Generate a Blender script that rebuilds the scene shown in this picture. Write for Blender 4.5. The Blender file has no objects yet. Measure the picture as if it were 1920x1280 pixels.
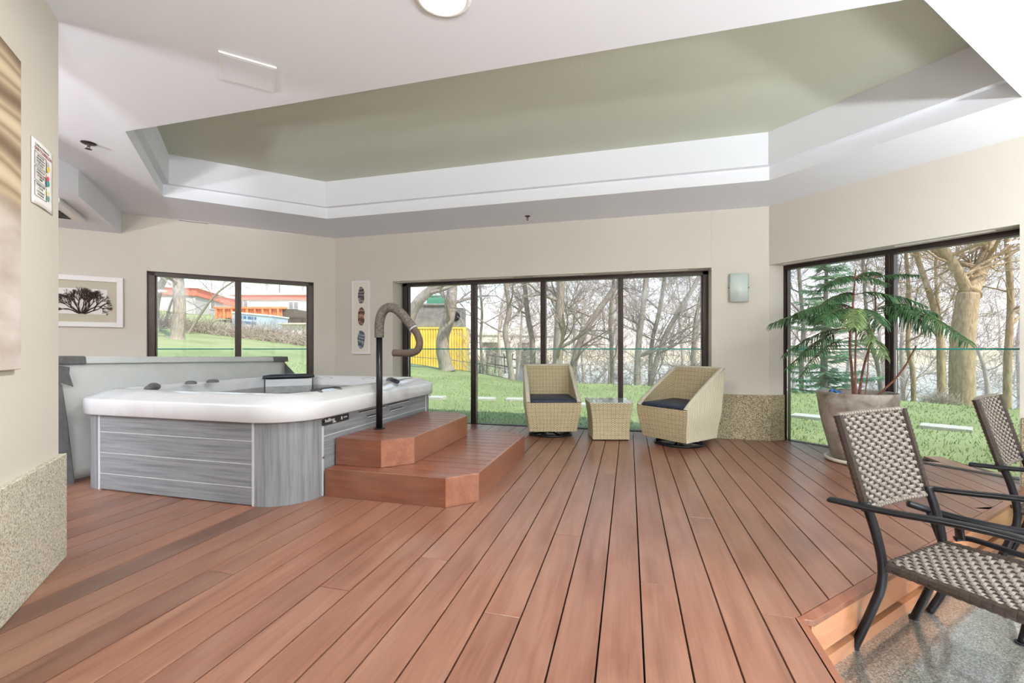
import bpy, bmesh, math, random
from mathutils import Vector, Matrix, noise
from mathutils.geometry import tessellate_polygon
PI = math.pi
S = bpy.context.scene
COL = S.collection
# ------------------------------------------------------------------ camera
TH = math.radians(14.8); ST, CT = math.sin(TH), math.cos(TH)
FOC = 830.0; HZ = 654.0
cam_data = bpy.data.cameras.new('camera'); cam = bpy.data.objects.new('camera', cam_data); COL.objects.link(cam)
cam_data.sensor_width = 36.0; cam_data.lens = 36.0 * FOC / 1920.0
cam_data.shift_y = 14.0 / 1920.0
cam_data.clip_start = 0.05; cam_data.clip_end = 1000
cam.location = (0, 0, 1.0); cam.rotation_euler = (PI / 2, 0, TH)
S.camera = cam
# ------------------------------------------------------------------ world, sun, exposure
S.view_settings.view_transform = 'Standard'; S.view_settings.look = 'None'
S.view_settings.gamma = 1.0; S.view_settings.use_curve_mapping = False
S.view_settings.exposure = 0.25
world = bpy.data.worlds.new('sky'); S.world = world; world.use_nodes = True
wn = world.node_tree.nodes; wl = world.node_tree.links
bg = wn['Background']; bg.inputs[1].default_value = 1.4
tc = wn.new('ShaderNodeTexCoord'); sp = wn.new('ShaderNodeSeparateXYZ'); rp = wn.new('ShaderNodeValToRGB')
wl.new(tc.outputs['Generated'], sp.inputs[0]); wl.new(sp.outputs['Z'], rp.inputs[0]); wl.new(rp.outputs[0], bg.inputs[0])
cr = rp.color_ramp
cr.elements[0].position = 0.0; cr.elements[0].color = (0.98, 0.90, 0.84, 1)
cr.elements[1].position = 0.6; cr.elements[1].color = (0.55, 0.72, 1.0, 1)
e = cr.elements.new(0.10); e.color = (0.88, 0.93, 1.0, 1)
sun_d = bpy.data.lights.new('sun', 'SUN'); sun_d.energy = 4.8; sun_d.color = (1.0, 0.9, 0.76); sun_d.angle = math.radians(1.5)
sun = bpy.data.objects.new('sun', sun_d); COL.objects.link(sun)
sun.rotation_euler = Vector((-0.72, 0.42, -0.92)).to_track_quat('-Z', 'Y').to_euler()
sun.location = (10, -20, 18)
LAMP_E = 1.0   # scale of the ceiling lamps

# ------------------------------------------------------------------ helpers
def cam2w(c, d): return (-d * ST + c * CT, d * CT + c * ST)
def PZ(px, py, z=0.0):
    d = FOC * (1.0 - z) / (py - HZ); c = (px - 960) / FOC * d
    return cam2w(c, d)
def PD(px, py, d):
    x, y = cam2w((px - 960) / FOC * d, d); return Vector((x, y, 1.0 - (py - HZ) / FOC * d))
def PV(px, py, n, k):
    rx, ry = cam2w((px - 960) / FOC, 1.0); return PD(px, py, k / (n[0] * rx + n[1] * ry))
R2 = math.sqrt(0.5)
def smooth(t): t = max(0.0, min(1.0, t)); return t * t * (3 - 2 * t)
def srgb(r, g, b):
    f = lambda v: (v / 255.0) / 12.92 if v / 255.0 <= 0.04045 else ((v / 255.0 + 0.055) / 1.055) ** 2.4
    return (f(r), f(g), f(b), 1.0)

class MB:
    def __init__(s): s.v = []; s.f = []; s.uv = []; s.mi = []; s.at = []; s.cm = 0; s.ca = 0.0
    def addv(s, p): s.v.append(tuple(p)); return len(s.v) - 1
    def face(s, idx, uv=None):
        s.f.append(tuple(idx)); s.uv.append(uv); s.mi.append(s.cm); s.at.append(s.ca)
    def quad(s, a, b, c, d, uv=None):
        i = [s.addv(p) for p in (a, b, c, d)]; s.face(i, uv)
    def hexa(s, b, t):
        i = [s.addv(p) for p in list(b) + list(t)]; n = len(b)
        s.face(i[:n][::-1]); s.face(i[n:])
        for k in range(n): s.face((i[k], i[(k + 1) % n], i[n + (k + 1) % n], i[n + k]))
    def box(s, lo, hi, M=None):
        x0, y0, z0 = lo; x1, y1, z1 = hi
        b = [Vector(p) for p in ((x0, y0, z0), (x1, y0, z0), (x1, y1, z0), (x0, y1, z0))]
        t = [Vector(p) for p in ((x0, y0, z1), (x1, y0, z1), (x1, y1, z1), (x0, y1, z1))]
        if M: b = [M @ p for p in b]; t = [M @ p for p in t]
        s.hexa(b, t)
    def prism(s, pts, z0, z1, M=None):
        b = [Vector((p[0], p[1], z0)) for p in pts]; t = [Vector((p[0], p[1], z1)) for p in pts]
        if M: b = [M @ p for p in b]; t = [M @ p for p in t]
        s.hexa(b, t)
    def loft(s, rings, cap0=True, cap1=True, closed=True):
        ids = [[s.addv(p) for p in r] for r in rings]; n = len(rings[0])
        for a, b in zip(ids[:-1], ids[1:]):
            for k in range(n if closed else n - 1):
                k2 = (k + 1) % n; s.face((a[k], a[k2], b[k2], b[k]))
        if cap0: s.face(ids[0][::-1])
        if cap1: s.face(ids[-1])
    def tube(s, pts, rad, n=8, caps=True, flat=None):
        pts = [Vector(p) for p in pts]; m = len(pts)
        if not hasattr(rad, '__len__'): rad = [rad] * m
        rings = []; up = None
        for i in range(m):
            t = (pts[min(i + 1, m - 1)] - pts[max(i - 1, 0)])
            if t.length < 1e-9: t = Vector((0, 0, 1))
            t.normalize()
            if up is None:
                up = Vector((0, 0, 1)) if abs(t.z) < 0.9 else Vector((1, 0, 0))
            a = t.cross(up)
            if a.length < 1e-6: a = t.cross(Vector((0, 1, 0)))
            a.normalize(); b = a.cross(t); b.normalize(); up = b
            ra = rad[i]; fx, fy = flat if flat else (1, 1)
            rings.append([pts[i] + a * (ra * fx * math.cos(2 * PI * k / n)) + b * (ra * fy * math.sin(2 * PI * k / n)) for k in range(n)])
        s.loft(rings, caps, caps)
    def lathe(s, prof, n=24, c=(0, 0, 0), cap0=True, cap1=True, M=None):
        rings = []
        for r, z in prof:
            ring = [Vector((c[0] + r * math.cos(2 * PI * k / n), c[1] + r * math.sin(2 * PI * k / n), c[2] + z)) for k in range(n)]
            if M: ring = [M @ p for p in ring]
            rings.append(ring)
        s.loft(rings, cap0, cap1)
    def grid(s, fn, nu, nv, uvf=None, flip=False):
        ids = [[s.addv(fn(i / nu, j / nv)) for j in range(nv + 1)] for i in range(nu + 1)]
        for i in range(nu):
            for j in range(nv):
                q = [ids[i][j], ids[i + 1][j], ids[i + 1][j + 1], ids[i][j + 1]]
                uv = [uvf(a / nu, b / nv) for a, b in ((i, j), (i + 1, j), (i + 1, j + 1), (i, j + 1))] if uvf else None
                if flip: q = q[::-1]; uv = uv[::-1] if uv else None
                s.face(q, uv)
    def build(s, name, mats, parent=None, smooth_=False, bevel=0.0, solid=0.0, sub=0, loc=None):
        me = bpy.data.meshes.new(name); me.from_pydata(s.v, [], s.f)
        if any(u is not None for u in s.uv):
            L = me.uv_layers.new(name='UVMap'); k = 0
            for f, u in zip(s.f, s.uv):
                for j in range(len(f)):
                    if u: L.data[k].uv = u[j]
                    k += 1
        if any(a != 0.0 for a in s.at):
            A = me.attributes.new('rnd', 'FLOAT', 'FACE')
            A.data.foreach_set('value', s.at)
        if not isinstance(mats, (list, tuple)): mats = [mats]
        for m in mats: me.materials.append(m)
        me.polygons.foreach_set('material_index', s.mi)
        if smooth_:
            me.polygons.foreach_set('use_smooth', [True] * len(me.polygons))
        me.update()
        o = bpy.data.objects.new(name, me); COL.objects.link(o)
        if parent: o.parent = parent
        if loc: o.location = loc
        if bevel:
            b = o.modifiers.new('bevel', 'BEVEL'); b.width = bevel; b.segments = 2; b.limit_method = 'ANGLE'; b.angle_limit = math.radians(40)
        if solid:
            b = o.modifiers.new('solid', 'SOLIDIFY'); b.thickness = solid; b.offset = 0
        if sub:
            b = o.modifiers.new('sub', 'SUBSURF'); b.levels = sub; b.render_levels = sub
        return o
def tag(o, label=None, cat=None, group=None, kind=None):
    if label: o['label'] = label
    if cat: o['category'] = cat
    if group: o['group'] = group
    if kind: o['kind'] = kind
    return o
def empty(name, loc=(0, 0, 0), rz=0.0, label=None, cat=None, group=None, kind=None):
    o = bpy.data.objects.new(name, None); COL.objects.link(o); o.location = loc; o.rotation_euler = (0, 0, rz)
    o.empty_display_size = 0.1
    return tag(o, label, cat, group, kind)
def copy_tree(o, parent=None):
    c = o.copy(); COL.objects.link(c)
    if parent: c.parent = parent
    for ch in list(o.children): copy_tree(ch, c)
    return c
def basis(o, x, y, z=(0, 0, 1)):
    x, y, z, o = Vector(x), Vector(y), Vector(z), Vector(o)
    return Matrix(((x.x, y.x, z.x, o.x), (x.y, y.y, z.y, o.y), (x.z, y.z, z.z, o.z), (0, 0, 0, 1)))
def text_mesh(name, txt, size, M, mat, parent=None, ext=0.0006, align='LEFT'):
    cu = bpy.data.curves.new(name, 'FONT'); cu.body = txt; cu.size = size; cu.extrude = ext; cu.align_x = align
    t = bpy.data.objects.new(name, cu); COL.objects.link(t)
    bpy.context.view_layer.update()
    me = bpy.data.meshes.new_from_object(t.evaluated_get(bpy.context.evaluated_depsgraph_get()))
    bpy.data.objects.remove(t); bpy.data.curves.remove(cu)
    me.transform(M); me.materials.clear(); me.materials.append(mat); me.name = name
    o = bpy.data.objects.new(name, me); COL.objects.link(o)
    if parent: o.parent = parent
    return o

# ------------------------------------------------------------------ materials
class NT:
    def __init__(s, name):
        s.m = bpy.data.materials.new(name); s.m.use_nodes = True; s.t = s.m.node_tree
        s.b = s.t.nodes['Principled BSDF']; s.out = s.t.nodes['Material Output']
    def n(s, typ, **k):
        o = s.t.nodes.new(typ)
        for a, v in k.items(): setattr(o, a, v)
        return o
    def lk(s, a, b): s.t.links.new(a, b)
    def val(s, sock, v):
        if hasattr(v, 'node'): s.lk(v, sock)
        else: sock.default_value = v
    def math(s, op, a, b=0.0, c=None):
        o = s.n('ShaderNodeMath', operation=op); s.val(o.inputs[0], a); s.val(o.inputs[1], b)
        if c is not None: s.val(o.inputs[2], c)
        return o.outputs[0]
    def mix(s, f, a, b, blend='MIX'):
        o = s.n('ShaderNodeMix', data_type='RGBA', blend_type=blend); s.val(o.inputs[0], f)
        s.val(o.inputs[6], a); s.val(o.inputs[7], b); return o.outputs[2]
    def noise(s, vec, scale=5, detail=4, rough=0.5, scl=None, dist=0.0):
        if scl:
            mp = s.n('ShaderNodeMapping'); s.lk(vec, mp.inputs[0]); mp.inputs['Scale'].default_value = scl; vec = mp.outputs[0]
        o = s.n('ShaderNodeTexNoise'); s.lk(vec, o.inputs['Vector']); o.inputs['Scale'].default_value = scale
        o.inputs['Detail'].default_value = detail; o.inputs['Roughness'].default_value = rough; o.inputs['Distortion'].default_value = dist
        return o.outputs['Fac']
    def ramp(s, f, stops):
        o = s.n('ShaderNodeValToRGB'); s.lk(f, o.inputs[0]); el = o.color_ramp.elements
        el[0].position, el[0].color = stops[0]; el[1].position, el[1].color = stops[-1]
        for p, c in stops[1:-1]: q = el.new(p); q.color = c
        return o.outputs[0]
    def bump(s, h, strength=0.3, dist=0.01):
        o = s.n('ShaderNodeBump'); s.val(o.inputs['Height'], h); o.inputs['Strength'].default_value = strength
        o.inputs['Distance'].default_value = dist; s.lk(o.outputs[0], s.b.inputs['Normal'])
    def obj(s): return s.n('ShaderNodeTexCoord').outputs['Object']
    def uv(s): return s.n('ShaderNodeTexCoord').outputs['UV']
    def set(s, **k):
        for a, v in k.items(): s.val(s.b.inputs[a.replace('_', ' ')], v)
        return s
def plain(name, col, rough=0.5, metal=0.0, nscale=0, namt=0.06, bump=0.0, bscale=200, coat=0.0, spec=None):
    t = NT(name); t.set(Roughness=rough, Metallic=metal)
    v = t.obj()
    if nscale:
        nz = t.noise(v, nscale, 4)
        a = tuple(c * (1 - namt * 2) for c in col[:3]) + (1,); b = tuple(min(1, c * (1 + namt * 2)) for c in col[:3]) + (1,)
        t.lk(t.ramp(nz, [(0.3, a), (0.7, b)]), t.b.inputs['Base Color'])
    else: t.b.inputs['Base Color'].default_value = col
    if bump: t.bump(t.noise(v, bscale, 3), bump, 0.004)
    if coat: t.b.inputs['Coat Weight'].default_value = coat; t.b.inputs['Coat Roughness'].default_value = 0.08
    if spec is not None: t.b.inputs['Specular IOR Level'].default_value = spec
    return t.m
M = {}
M['paint'] = plain('wall_paint', srgb(207, 202, 189), 0.6, nscale=1.2, namt=0.01, bump=0.05, bscale=300)
M['ceil'] = plain('ceiling_paint', srgb(229, 231, 236), 0.7, bump=0.04, bscale=250)
M['white'] = plain('white_satin', srgb(232, 231, 228), 0.4)
M['green'] = plain('sage_stipple', srgb(196, 200, 182), 0.9, bump=0.6, bscale=110)
M['bronze'] = plain('bronze_aluminium', srgb(62, 54, 50), 0.35, 0.7, nscale=30, namt=0.05)
M['black'] = plain('black_rubber', srgb(38, 38, 40), 0.5, nscale=40, namt=0.1)
M['blackmetal'] = plain('black_metal', srgb(34, 34, 37), 0.32, 0.5)
M['chrome'] = plain('steel', srgb(190, 190, 190), 0.25, 1.0)
M['dark'] = plain('dark_void', srgb(20, 18, 17), 0.9)
M['mat'] = plain('mat_board', srgb(196, 190, 170), 0.9, nscale=80, namt=0.02)
M['paper'] = plain('white_paper', srgb(238, 236, 232), 0.9)
M['ink'] = plain('black_ink', srgb(35, 35, 38), 0.9)
M['redink'] = plain('red_ink', srgb(140, 30, 40), 0.9)
def mat_wood(name, axis, base, dark, light, grain=1.0, rough=0.30):
    t = NT(name); v = t.obj()
    at = t.n('ShaderNodeAttribute', attribute_name='rnd').outputs['Fac']
    off = t.n('ShaderNodeVectorMath', operation='ADD'); cmb = t.n('ShaderNodeCombineXYZ')
    t.lk(t.math('MULTIPLY', at, 37.0), cmb.inputs[0]); t.lk(t.math('MULTIPLY', at, 91.0), cmb.inputs[1]); t.lk(v, off.inputs[0]); t.lk(cmb.outputs[0], off.inputs[1])
    vec = off.outputs[0]
    sc = {'x': (0.9, 16, 9), 'y': (16, 0.9, 9), 'd': (16, 0.9, 9)}[axis]
    if axis == 'd':
        mp = t.n('ShaderNodeMapping'); t.lk(vec, mp.inputs[0]); mp.inputs['Rotation'].default_value = (0, 0, math.radians(38.5)); vec = mp.outputs[0]
    g1 = t.noise(vec, 1.6, 5, 0.55, scl=sc, dist=0.25)
    g2 = t.noise(vec, 6, 3, 0.55, scl=sc)
    blot = t.noise(vec, 2.2, 3, scl=(3, 1, 1) if axis == 'y' else (1, 3, 1), dist=.4)
    c = t.ramp(t.math('ADD', t.math('MULTIPLY', g1, 0.65), t.math('MULTIPLY', g2, 0.35)), [(0.22, dark), (0.5, base), (0.8, light)])
    tone = t.ramp(at, [(0.0, (0.50, 0.46, 0.46, 1)), (0.1, (0.62, 0.57, 0.55, 1)), (0.35, (0.90, 0.86, 0.85, 1)), (0.6, (1, 1, 1, 1)), (0.8, (1.05, 1.03, 1.0, 1)), (1.0, (1.14, 1.06, 0.96, 1))])
    c = t.mix(1.0, c, tone, 'MULTIPLY')
    c = t.mix(t.math('MULTIPLY', t.math('SUBTRACT', blot, 0.42), 0.5), c, srgb(186, 156, 136))
    t.b.inputs['Specular IOR Level'].default_value = 0.8
    t.lk(c, t.b.inputs['Base Color'])
    t.b.inputs['Roughness'].default_value = rough
    return t.m
WB, WD, WLt = srgb(126, 86, 67), srgb(96, 61, 46), srgb(148, 106, 85)
M['deck'] = mat_wood('deck_boards_along_room', 'y', WB, WD, WLt)
M['deckd'] = mat_wood('deck_boards_diagonal', 'd', srgb(176, 124, 96), WD, srgb(190, 142, 112))
M['stepx'] = mat_wood('step_boards_across', 'x', srgb(116, 66, 44), srgb(84, 42, 26), srgb(142, 90, 64))
M['stepy'] = mat_wood('step_boards_along', 'y', srgb(134, 84, 60), srgb(106, 62, 42), srgb(160, 110, 82))
M['trimw'] = mat_wood('pale_cedar_trim', 'd', srgb(200, 138, 96), srgb(180, 116, 78), srgb(214, 158, 116))
M['trimd'] = mat_wood('dark_cedar_trim', 'd', srgb(150, 92, 62), srgb(120, 70, 46), srgb(170, 112, 80))
def mat_granite(name, cols, scale=170, rough=0.35, bump=0.15):
    t = NT(name); v = t.obj()
    vo = t.n('ShaderNodeTexVoronoi'); t.lk(v, vo.inputs['Vector']); vo.inputs['Scale'].default_value = scale
    rn = t.n('ShaderNodeSeparateColor'); t.lk(vo.outputs['Color'], rn.inputs[0])
    n2 = t.noise(v, scale * 0.35, 4)
    f = t.math('ADD', t.math('MULTIPLY', rn.outputs[0], 0.75), t.math('MULTIPLY', n2, 0.25))
    t.lk(t.ramp(f, [(0.08 + 0.84 * i / (len(cols) - 1), c) for i, c in enumerate(cols)]), t.b.inputs['Base Color'])
    t.set(Roughness=rough)
    if bump: t.bump(n2, bump, 0.004)
    return t.m
M['granite'] = mat_granite('granite_pale', [srgb(120, 112, 96), srgb(176, 170, 152), srgb(200, 195, 176), srgb(216, 212, 196)], 190, 0.6)
M['granite2'] = mat_granite('granite_brown', [srgb(58, 50, 38), srgb(136, 122, 92), srgb(176, 162, 128), srgb(206, 196, 166)], 170, 0.6)
t = NT('terrazzo_epoxy'); v = t.obj()
vo = t.n('ShaderNodeTexVoronoi'); t.lk(v, vo.inputs['Vector']); vo.inputs['Scale'].default_value = 230
rn = t.n('ShaderNodeSeparateColor'); t.lk(vo.outputs['Color'], rn.inputs[0])
t.lk(t.ramp(rn.outputs[0], [(0.1, srgb(66, 63, 54)), (0.4, srgb(112, 110, 98)), (0.7, srgb(142, 142, 132)), (1.0, srgb(178, 180, 174))]), t.b.inputs['Base Color'])
t.set(Roughness=0.28, IOR=2.6); t.b.inputs['Coat Weight'].default_value = 1.0; t.b.inputs['Coat IOR'].default_value = 2.3; t.b.inputs['Coat Roughness'].default_value = 0.08
t.bump(t.noise(v, 90, 2), 0.16, 0.003); M['terrazzo'] = t.m
def mat_glass(name, tint, f0=0.04):
    t = NT(name); tr = t.n('ShaderNodeBsdfTransparent'); tr.inputs[0].default_value = tint
    gl = t.n('ShaderNodeBsdfGlossy'); gl.inputs['Roughness'].default_value = 0.02
    fr = t.n('ShaderNodeFresnel'); fr.inputs[0].default_value = 1.35
    mx = t.n('ShaderNodeMixShader'); t.lk(fr.outputs[0], mx.inputs[0]); t.lk(tr.outputs[0], mx.inputs[1]); t.lk(gl.outputs[0], mx.inputs[2])
    t.lk(mx.outputs[0], t.out.inputs[0]); return t.m
M['glass'] = mat_glass('window_glass', (0.97, 0.985, 0.98, 1))
M['guardglass'] = mat_glass('guard_glass', (0.93, 0.97, 0.95, 1))
M['teal'] = plain('green_glass_edge', srgb(40, 140, 132), 0.2)
# hot tub
t = NT('acrylic_marbled'); v = t.obj()
w = t.noise(v, 1.1, 3, 0.5, dist=1.5)
t.lk(t.ramp(w, [(0.35, srgb(203, 206, 209)), (0.48, srgb(211, 214, 216)), (0.52, srgb(206, 209, 211)), (0.7, srgb(214, 216, 218))]), t.b.inputs['Base Color'])
t.set(Roughness=0.12); t.b.inputs['Coat Weight'].default_value = 0.6; t.b.inputs['Coat Roughness'].default_value = 0.04; M['acrylic'] = t.m
def mat_cab(name, scl):
    t = NT(name); v = t.obj(); g = t.noise(v, 3, 6, 0.65, scl=scl, dist=0.3)
    t.lk(t.ramp(g, [(0.28, srgb(96, 98, 101)), (0.5, srgb(124, 126, 129)), (0.72, srgb(142, 143, 146))]), t.b.inputs['Base Color'])
    t.set(Roughness=0.5); t.bump(g, 0.15, 0.003); return t.m
M['cabh'] = mat_cab('grey_cabinet_across', (0.8, 0.8, 22)); M['cabv'] = mat_cab('grey_cabinet_upright', (14, 14, 0.6))
M['cabtrim'] = plain('grey_cabinet_trim', srgb(186, 188, 190), 0.45, nscale=12, namt=0.05)
M['vinyl'] = plain('grey_vinyl', srgb(196, 199, 196), 0.55, nscale=3, namt=0.03, bump=0.12, bscale=60)
M['vinyld'] = plain('charcoal_vinyl', srgb(92, 92, 92), 0.5, nscale=30, namt=0.08, bump=0.25, bscale=120)
M['pillow'] = plain('navy_black_pillow', srgb(38, 42, 52), 0.3, nscale=10, namt=0.05)
M['foam'] = plain('foam_grip', srgb(92, 88, 80), 0.9, nscale=60, namt=0.25, bump=0.3, bscale=300)
M['foam2'] = plain('foam_grip_brown', srgb(86, 74, 64), 0.8, nscale=50, namt=0.12, bump=0.3, bscale=200)
t = NT('tub_water'); tr = t.n('ShaderNodeBsdfTransparent'); tr.inputs[0].default_value = (0.86, 0.88, 0.88, 1)
gl = t.n('ShaderNodeBsdfGlossy'); gl.inputs['Roughness'].default_value = 0.03; fr = t.n('ShaderNodeFresnel'); fr.inputs[0].default_value = 1.33
bn = t.n('ShaderNodeBump'); t.lk(t.noise(t.obj(), 9, 2), bn.inputs['Height']); bn.inputs['Strength'].default_value = 0.15; t.lk(bn.outputs[0], gl.inputs['Normal']); t.lk(bn.outputs[0], fr.inputs['Normal'])
mx = t.n('ShaderNodeMixShader'); t.lk(fr.outputs[0], mx.inputs[0]); t.lk(tr.outputs[0], mx.inputs[1]); t.lk(gl.outputs[0], mx.inputs[2]); t.lk(mx.outputs[0], t.out.inputs[0]); M['water'] = t.m
# rattan weave (UV in metres)
def mat_rattan(name, pu, pv, hi, mid, lo, rib=False):
    t = NT(name); uv = t.uv(); sx = t.n('ShaderNodeSeparateXYZ'); t.lk(uv, sx.inputs[0]); u, v = sx.outputs[0], sx.outputs[1]
    row = t.math('FLOOR', t.math('DIVIDE', v, pv)); par = t.math('MODULO', row, 2.0)
    fv = t.math('FRACT', t.math('DIVIDE', v, pv)); uu = t.math('ADD', t.math('DIVIDE', u, pu), t.math('MULTIPLY', par, 0.5))
    fu = t.math('FRACT', uu)
    hv = t.math('SINE', t.math('MULTIPLY', fv, PI)); hu = t.math('ABSOLUTE', t.math('COSINE', t.math('MULTIPLY', fu, PI)))
    h = t.math('MULTIPLY', t.math('POWER', hv, 0.6), t.math('MULTIPLY_ADD', hu, 0.75, 0.25))
    if rib: h = t.math('POWER', hv, 0.7)
    else:
        ln_ = t.math('GREATER_THAN', t.math('ABSOLUTE', t.math('SUBTRACT', t.math('FRACT', t.math('DIVIDE', u, 0.042)), 0.5)), 0.455)
        l2 = t.math('GREATER_THAN', t.math('ABSOLUTE', t.math('SUBTRACT', t.math('FRACT', t.math('DIVIDE', v, 0.046)), 0.5)), 0.46)
        h = t.math('MULTIPLY', h, t.math('SUBTRACT', 1.0, t.math('MULTIPLY', t.math('MAXIMUM', ln_, l2), 0.6)))
    nz = t.noise(uv, 60, 3, scl=(0.3, 1, 1)); big = t.noise(uv, 9, 3, scl=(1, 3, 1))
    f = t.math('ADD', t.math('MULTIPLY', h, 0.72), t.math('MULTIPLY', t.math('ADD', nz, big), 0.16))
    t.lk(t.ramp(f, [(0.16, lo), (0.46, mid), (0.82, hi)]), t.b.inputs['Base Color']); t.set(Roughness=0.55)
    t.bump(h, 0.9, 0.006); return t.m
M['rattan'] = mat_rattan('cream_rattan_weave', 0.034, 0.0115, srgb(220, 207, 172), srgb(196, 180, 140), srgb(84, 70, 42))
M['rattanv'] = mat_rattan('cream_rattan_ribs', 0.16, 0.024, srgb(226, 218, 192), srgb(204, 192, 160), srgb(112, 100, 72), True)
M['rattanrim'] = mat_rattan('cream_rattan_wrap', 0.5, 0.014, srgb(226, 220, 200), srgb(198, 188, 160), srgb(90, 80, 60), True)
M['navy'] = plain('navy_cushion', srgb(36, 44, 60), 0.55, nscale=25, namt=0.1, bump=0.3, bscale=50)
M['strapv'] = plain('dark_weave_strap', srgb(74, 66, 60), 0.4, nscale=60, namt=.1)
M['strap'] = plain('taupe_weave_strap', srgb(128, 120, 110), 0.26, nscale=90, namt=0.1, bump=0.1, bscale=300)
M['strapd'] = plain('dark_taupe_strap', srgb(58, 48, 41), 0.35, nscale=60, namt=0.12)
# pot
t = NT('weathered_concrete'); v = t.obj(); g = t.noise(v, 7, 8, 0.6, dist=0.6)
t.lk(t.ramp(g, [(0.32, srgb(98, 86, 74)), (0.48, srgb(142, 132, 120)), (0.62, srgb(164, 156, 144)), (0.75, srgb(178, 172, 160))]), t.b.inputs['Base Color'])
t.set(Roughness=0.6); t.bump(t.noise(v, 60, 5), 0.2, 0.004); M['pot'] = t.m
M['soil'] = plain('soil', srgb(70, 54, 42), 0.95, nscale=50, namt=0.3, bump=0.8, bscale=60)
M['stem'] = plain('plant_stem', srgb(122, 82, 62), 0.7, nscale=40, namt=0.2)
M['needle'] = plain('pine_needle', srgb(56, 96, 52), 0.5, nscale=14, namt=0.25)
M['needle2'] = plain('pine_needle_pale', srgb(112, 138, 84), 0.5, nscale=14, namt=0.2)
# outside
def mat_grass():
    t = NT('lawn_grass'); v = t.obj(); a = t.noise(v, 0.7, 5); b = t.noise(v, 40, 4, 0.7)
    t.lk(t.ramp(t.math('ADD', t.math('MULTIPLY', a, 0.45), t.math('MULTIPLY', b, 0.55)), [(0.3, srgb(122, 132, 88)), (0.5, srgb(150, 162, 112)), (0.7, srgb(176, 184, 140))]), t.b.inputs['Base Color'])
    t.set(Roughness=0.9); t.bump(b, 0.8, 0.03); return t.m
M['grass'] = mat_grass()
M['blade'] = plain('grass_blade', srgb(150, 168, 110), 0.7, nscale=1.5, namt=0.2)
def mat_bark(name, a, b):
    t = NT(name); v = t.obj(); g = t.noise(v, 5, 6, 0.7, scl=(4, 4, 0.9), dist=0.4)
    t.lk(t.ramp(g, [(0.3, a), (0.7, b)]), t.b.inputs['Base Color']); t.set(Roughness=0.9); t.bump(g, 0.7, 0.03); return t.m
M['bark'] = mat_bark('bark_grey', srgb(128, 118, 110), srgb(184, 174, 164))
M['barkw'] = mat_bark('bark_sunlit', srgb(140, 118, 92), srgb(200, 178, 146))  # bark copy with warm sunlight put into its colour
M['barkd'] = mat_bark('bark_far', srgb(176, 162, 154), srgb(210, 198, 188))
M['water2'] = plain('river_water', srgb(150, 158, 170), 0.12, nscale=0.3, namt=0.05)
M['bank'] = plain('far_bank_sunlit', srgb(226, 200, 174), 0.95, nscale=0.3, namt=0.1)  # warm sunlight on the far shore is part of this colour
M['slab'] = plain('paving_slab', srgb(190, 186, 180), 0.9, nscale=20, namt=0.06)
M['yellow'] = plain('yellow_container_hazed', srgb(240, 206, 96), 0.5, nscale=2, namt=0.06)  # container yellow paled, outdoor haze mixed into the colour
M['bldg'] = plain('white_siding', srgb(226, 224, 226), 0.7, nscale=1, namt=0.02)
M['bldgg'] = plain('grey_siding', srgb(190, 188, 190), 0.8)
M['redband'] = plain('red_band_hazed', srgb(232, 128, 110), 0.6)  # roof band red washed out, flare haze put into the colour
M['orange'] = plain('orange_hazed', srgb(240, 140, 92), 0.5, nscale=2, namt=0.1)  # orange lightened to carry the outdoor haze in its colour
M['conc'] = plain('concrete', srgb(206, 198, 184), 0.9, nscale=2, namt=0.05)
M['bluew'] = plain('pale_blue_panel', srgb(178, 196, 214), 0.5)
M['blue'] = plain('blue_paint', srgb(70, 110, 160), 0.5)
M['dgreen'] = plain('green_tarp', srgb(70, 140, 112), 0.7)
M['greym'] = plain('grey_machine', srgb(130, 128, 128), 0.7, nscale=3, namt=0.12)
M['twig'] = plain('twig_brown', srgb(176, 162, 150), 0.9)
M['leafy'] = plain('spring_leaf', srgb(150, 174, 110), 0.8, nscale=5, namt=0.15)
M['spruce'] = plain('spruce_needle', srgb(140, 170, 138), 0.8, nscale=4, namt=0.2)
t = NT('lamp_diffuser'); t.b.inputs['Base Color'].default_value = (1, 1, 1, 1); t.b.inputs['Emission Color'].default_value = (1, 0.97, 0.93, 1); t.b.inputs['Emission Strength'].default_value = 9.0; M['lamp'] = t.m
t = NT('frosted_sconce'); t.set(Roughness=0.35); t.b.inputs['Base Color'].default_value = srgb(206, 218, 212); M['sconce'] = t.m

# ------------------------------------------------------------------ room shell
YC = 5.383; KL = 6.633; KR = 4.851; KN = -0.805; ZC = 2.555; OPZ = 1.915; RZ = 0.215; WT = 0.34
cornerL = Vector((-3.998, YC, 0)); cornerR = Vector((1.477, YC, 0))
frC = basis(cornerL, (1, 0, 0), (0, 1, 0))                      # x along the wall, y outward
frL = basis(cornerL, (-R2, -R2, 0), (-R2, R2, 0))               # x runs left/near from the corner
frR = basis(cornerR, (R2, -R2, 0), (R2, R2, 0))
TOP = ZC + 0.02
def wall(name, M4, x0, x1, openings, z0=-0.3):
    mb = MB(); xs = x0
    for (a, b, s, h) in sorted(openings):
        if a > xs + 1e-4: mb.box((xs, 0, z0), (a, WT, TOP), M4)
        mb.box((a, 0, h), (b, WT, TOP), M4)
        mb.box((a, 0, z0), (b, WT, s), M4)
        xs = b
    if x1 > xs + 1e-4: mb.box((xs, 0, z0), (x1, WT, TOP), M4)
    return tag(mb.build(name, M['paint']), kind='structure')
cx0, cx1 = 0.905, 4.895          # window C in frC coordinates (X -3.093 .. .897)
wall('wall_back', frC, 0.0, cx1 + .0005, [(cx0, cx1, -0.012, OPZ)])
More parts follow.
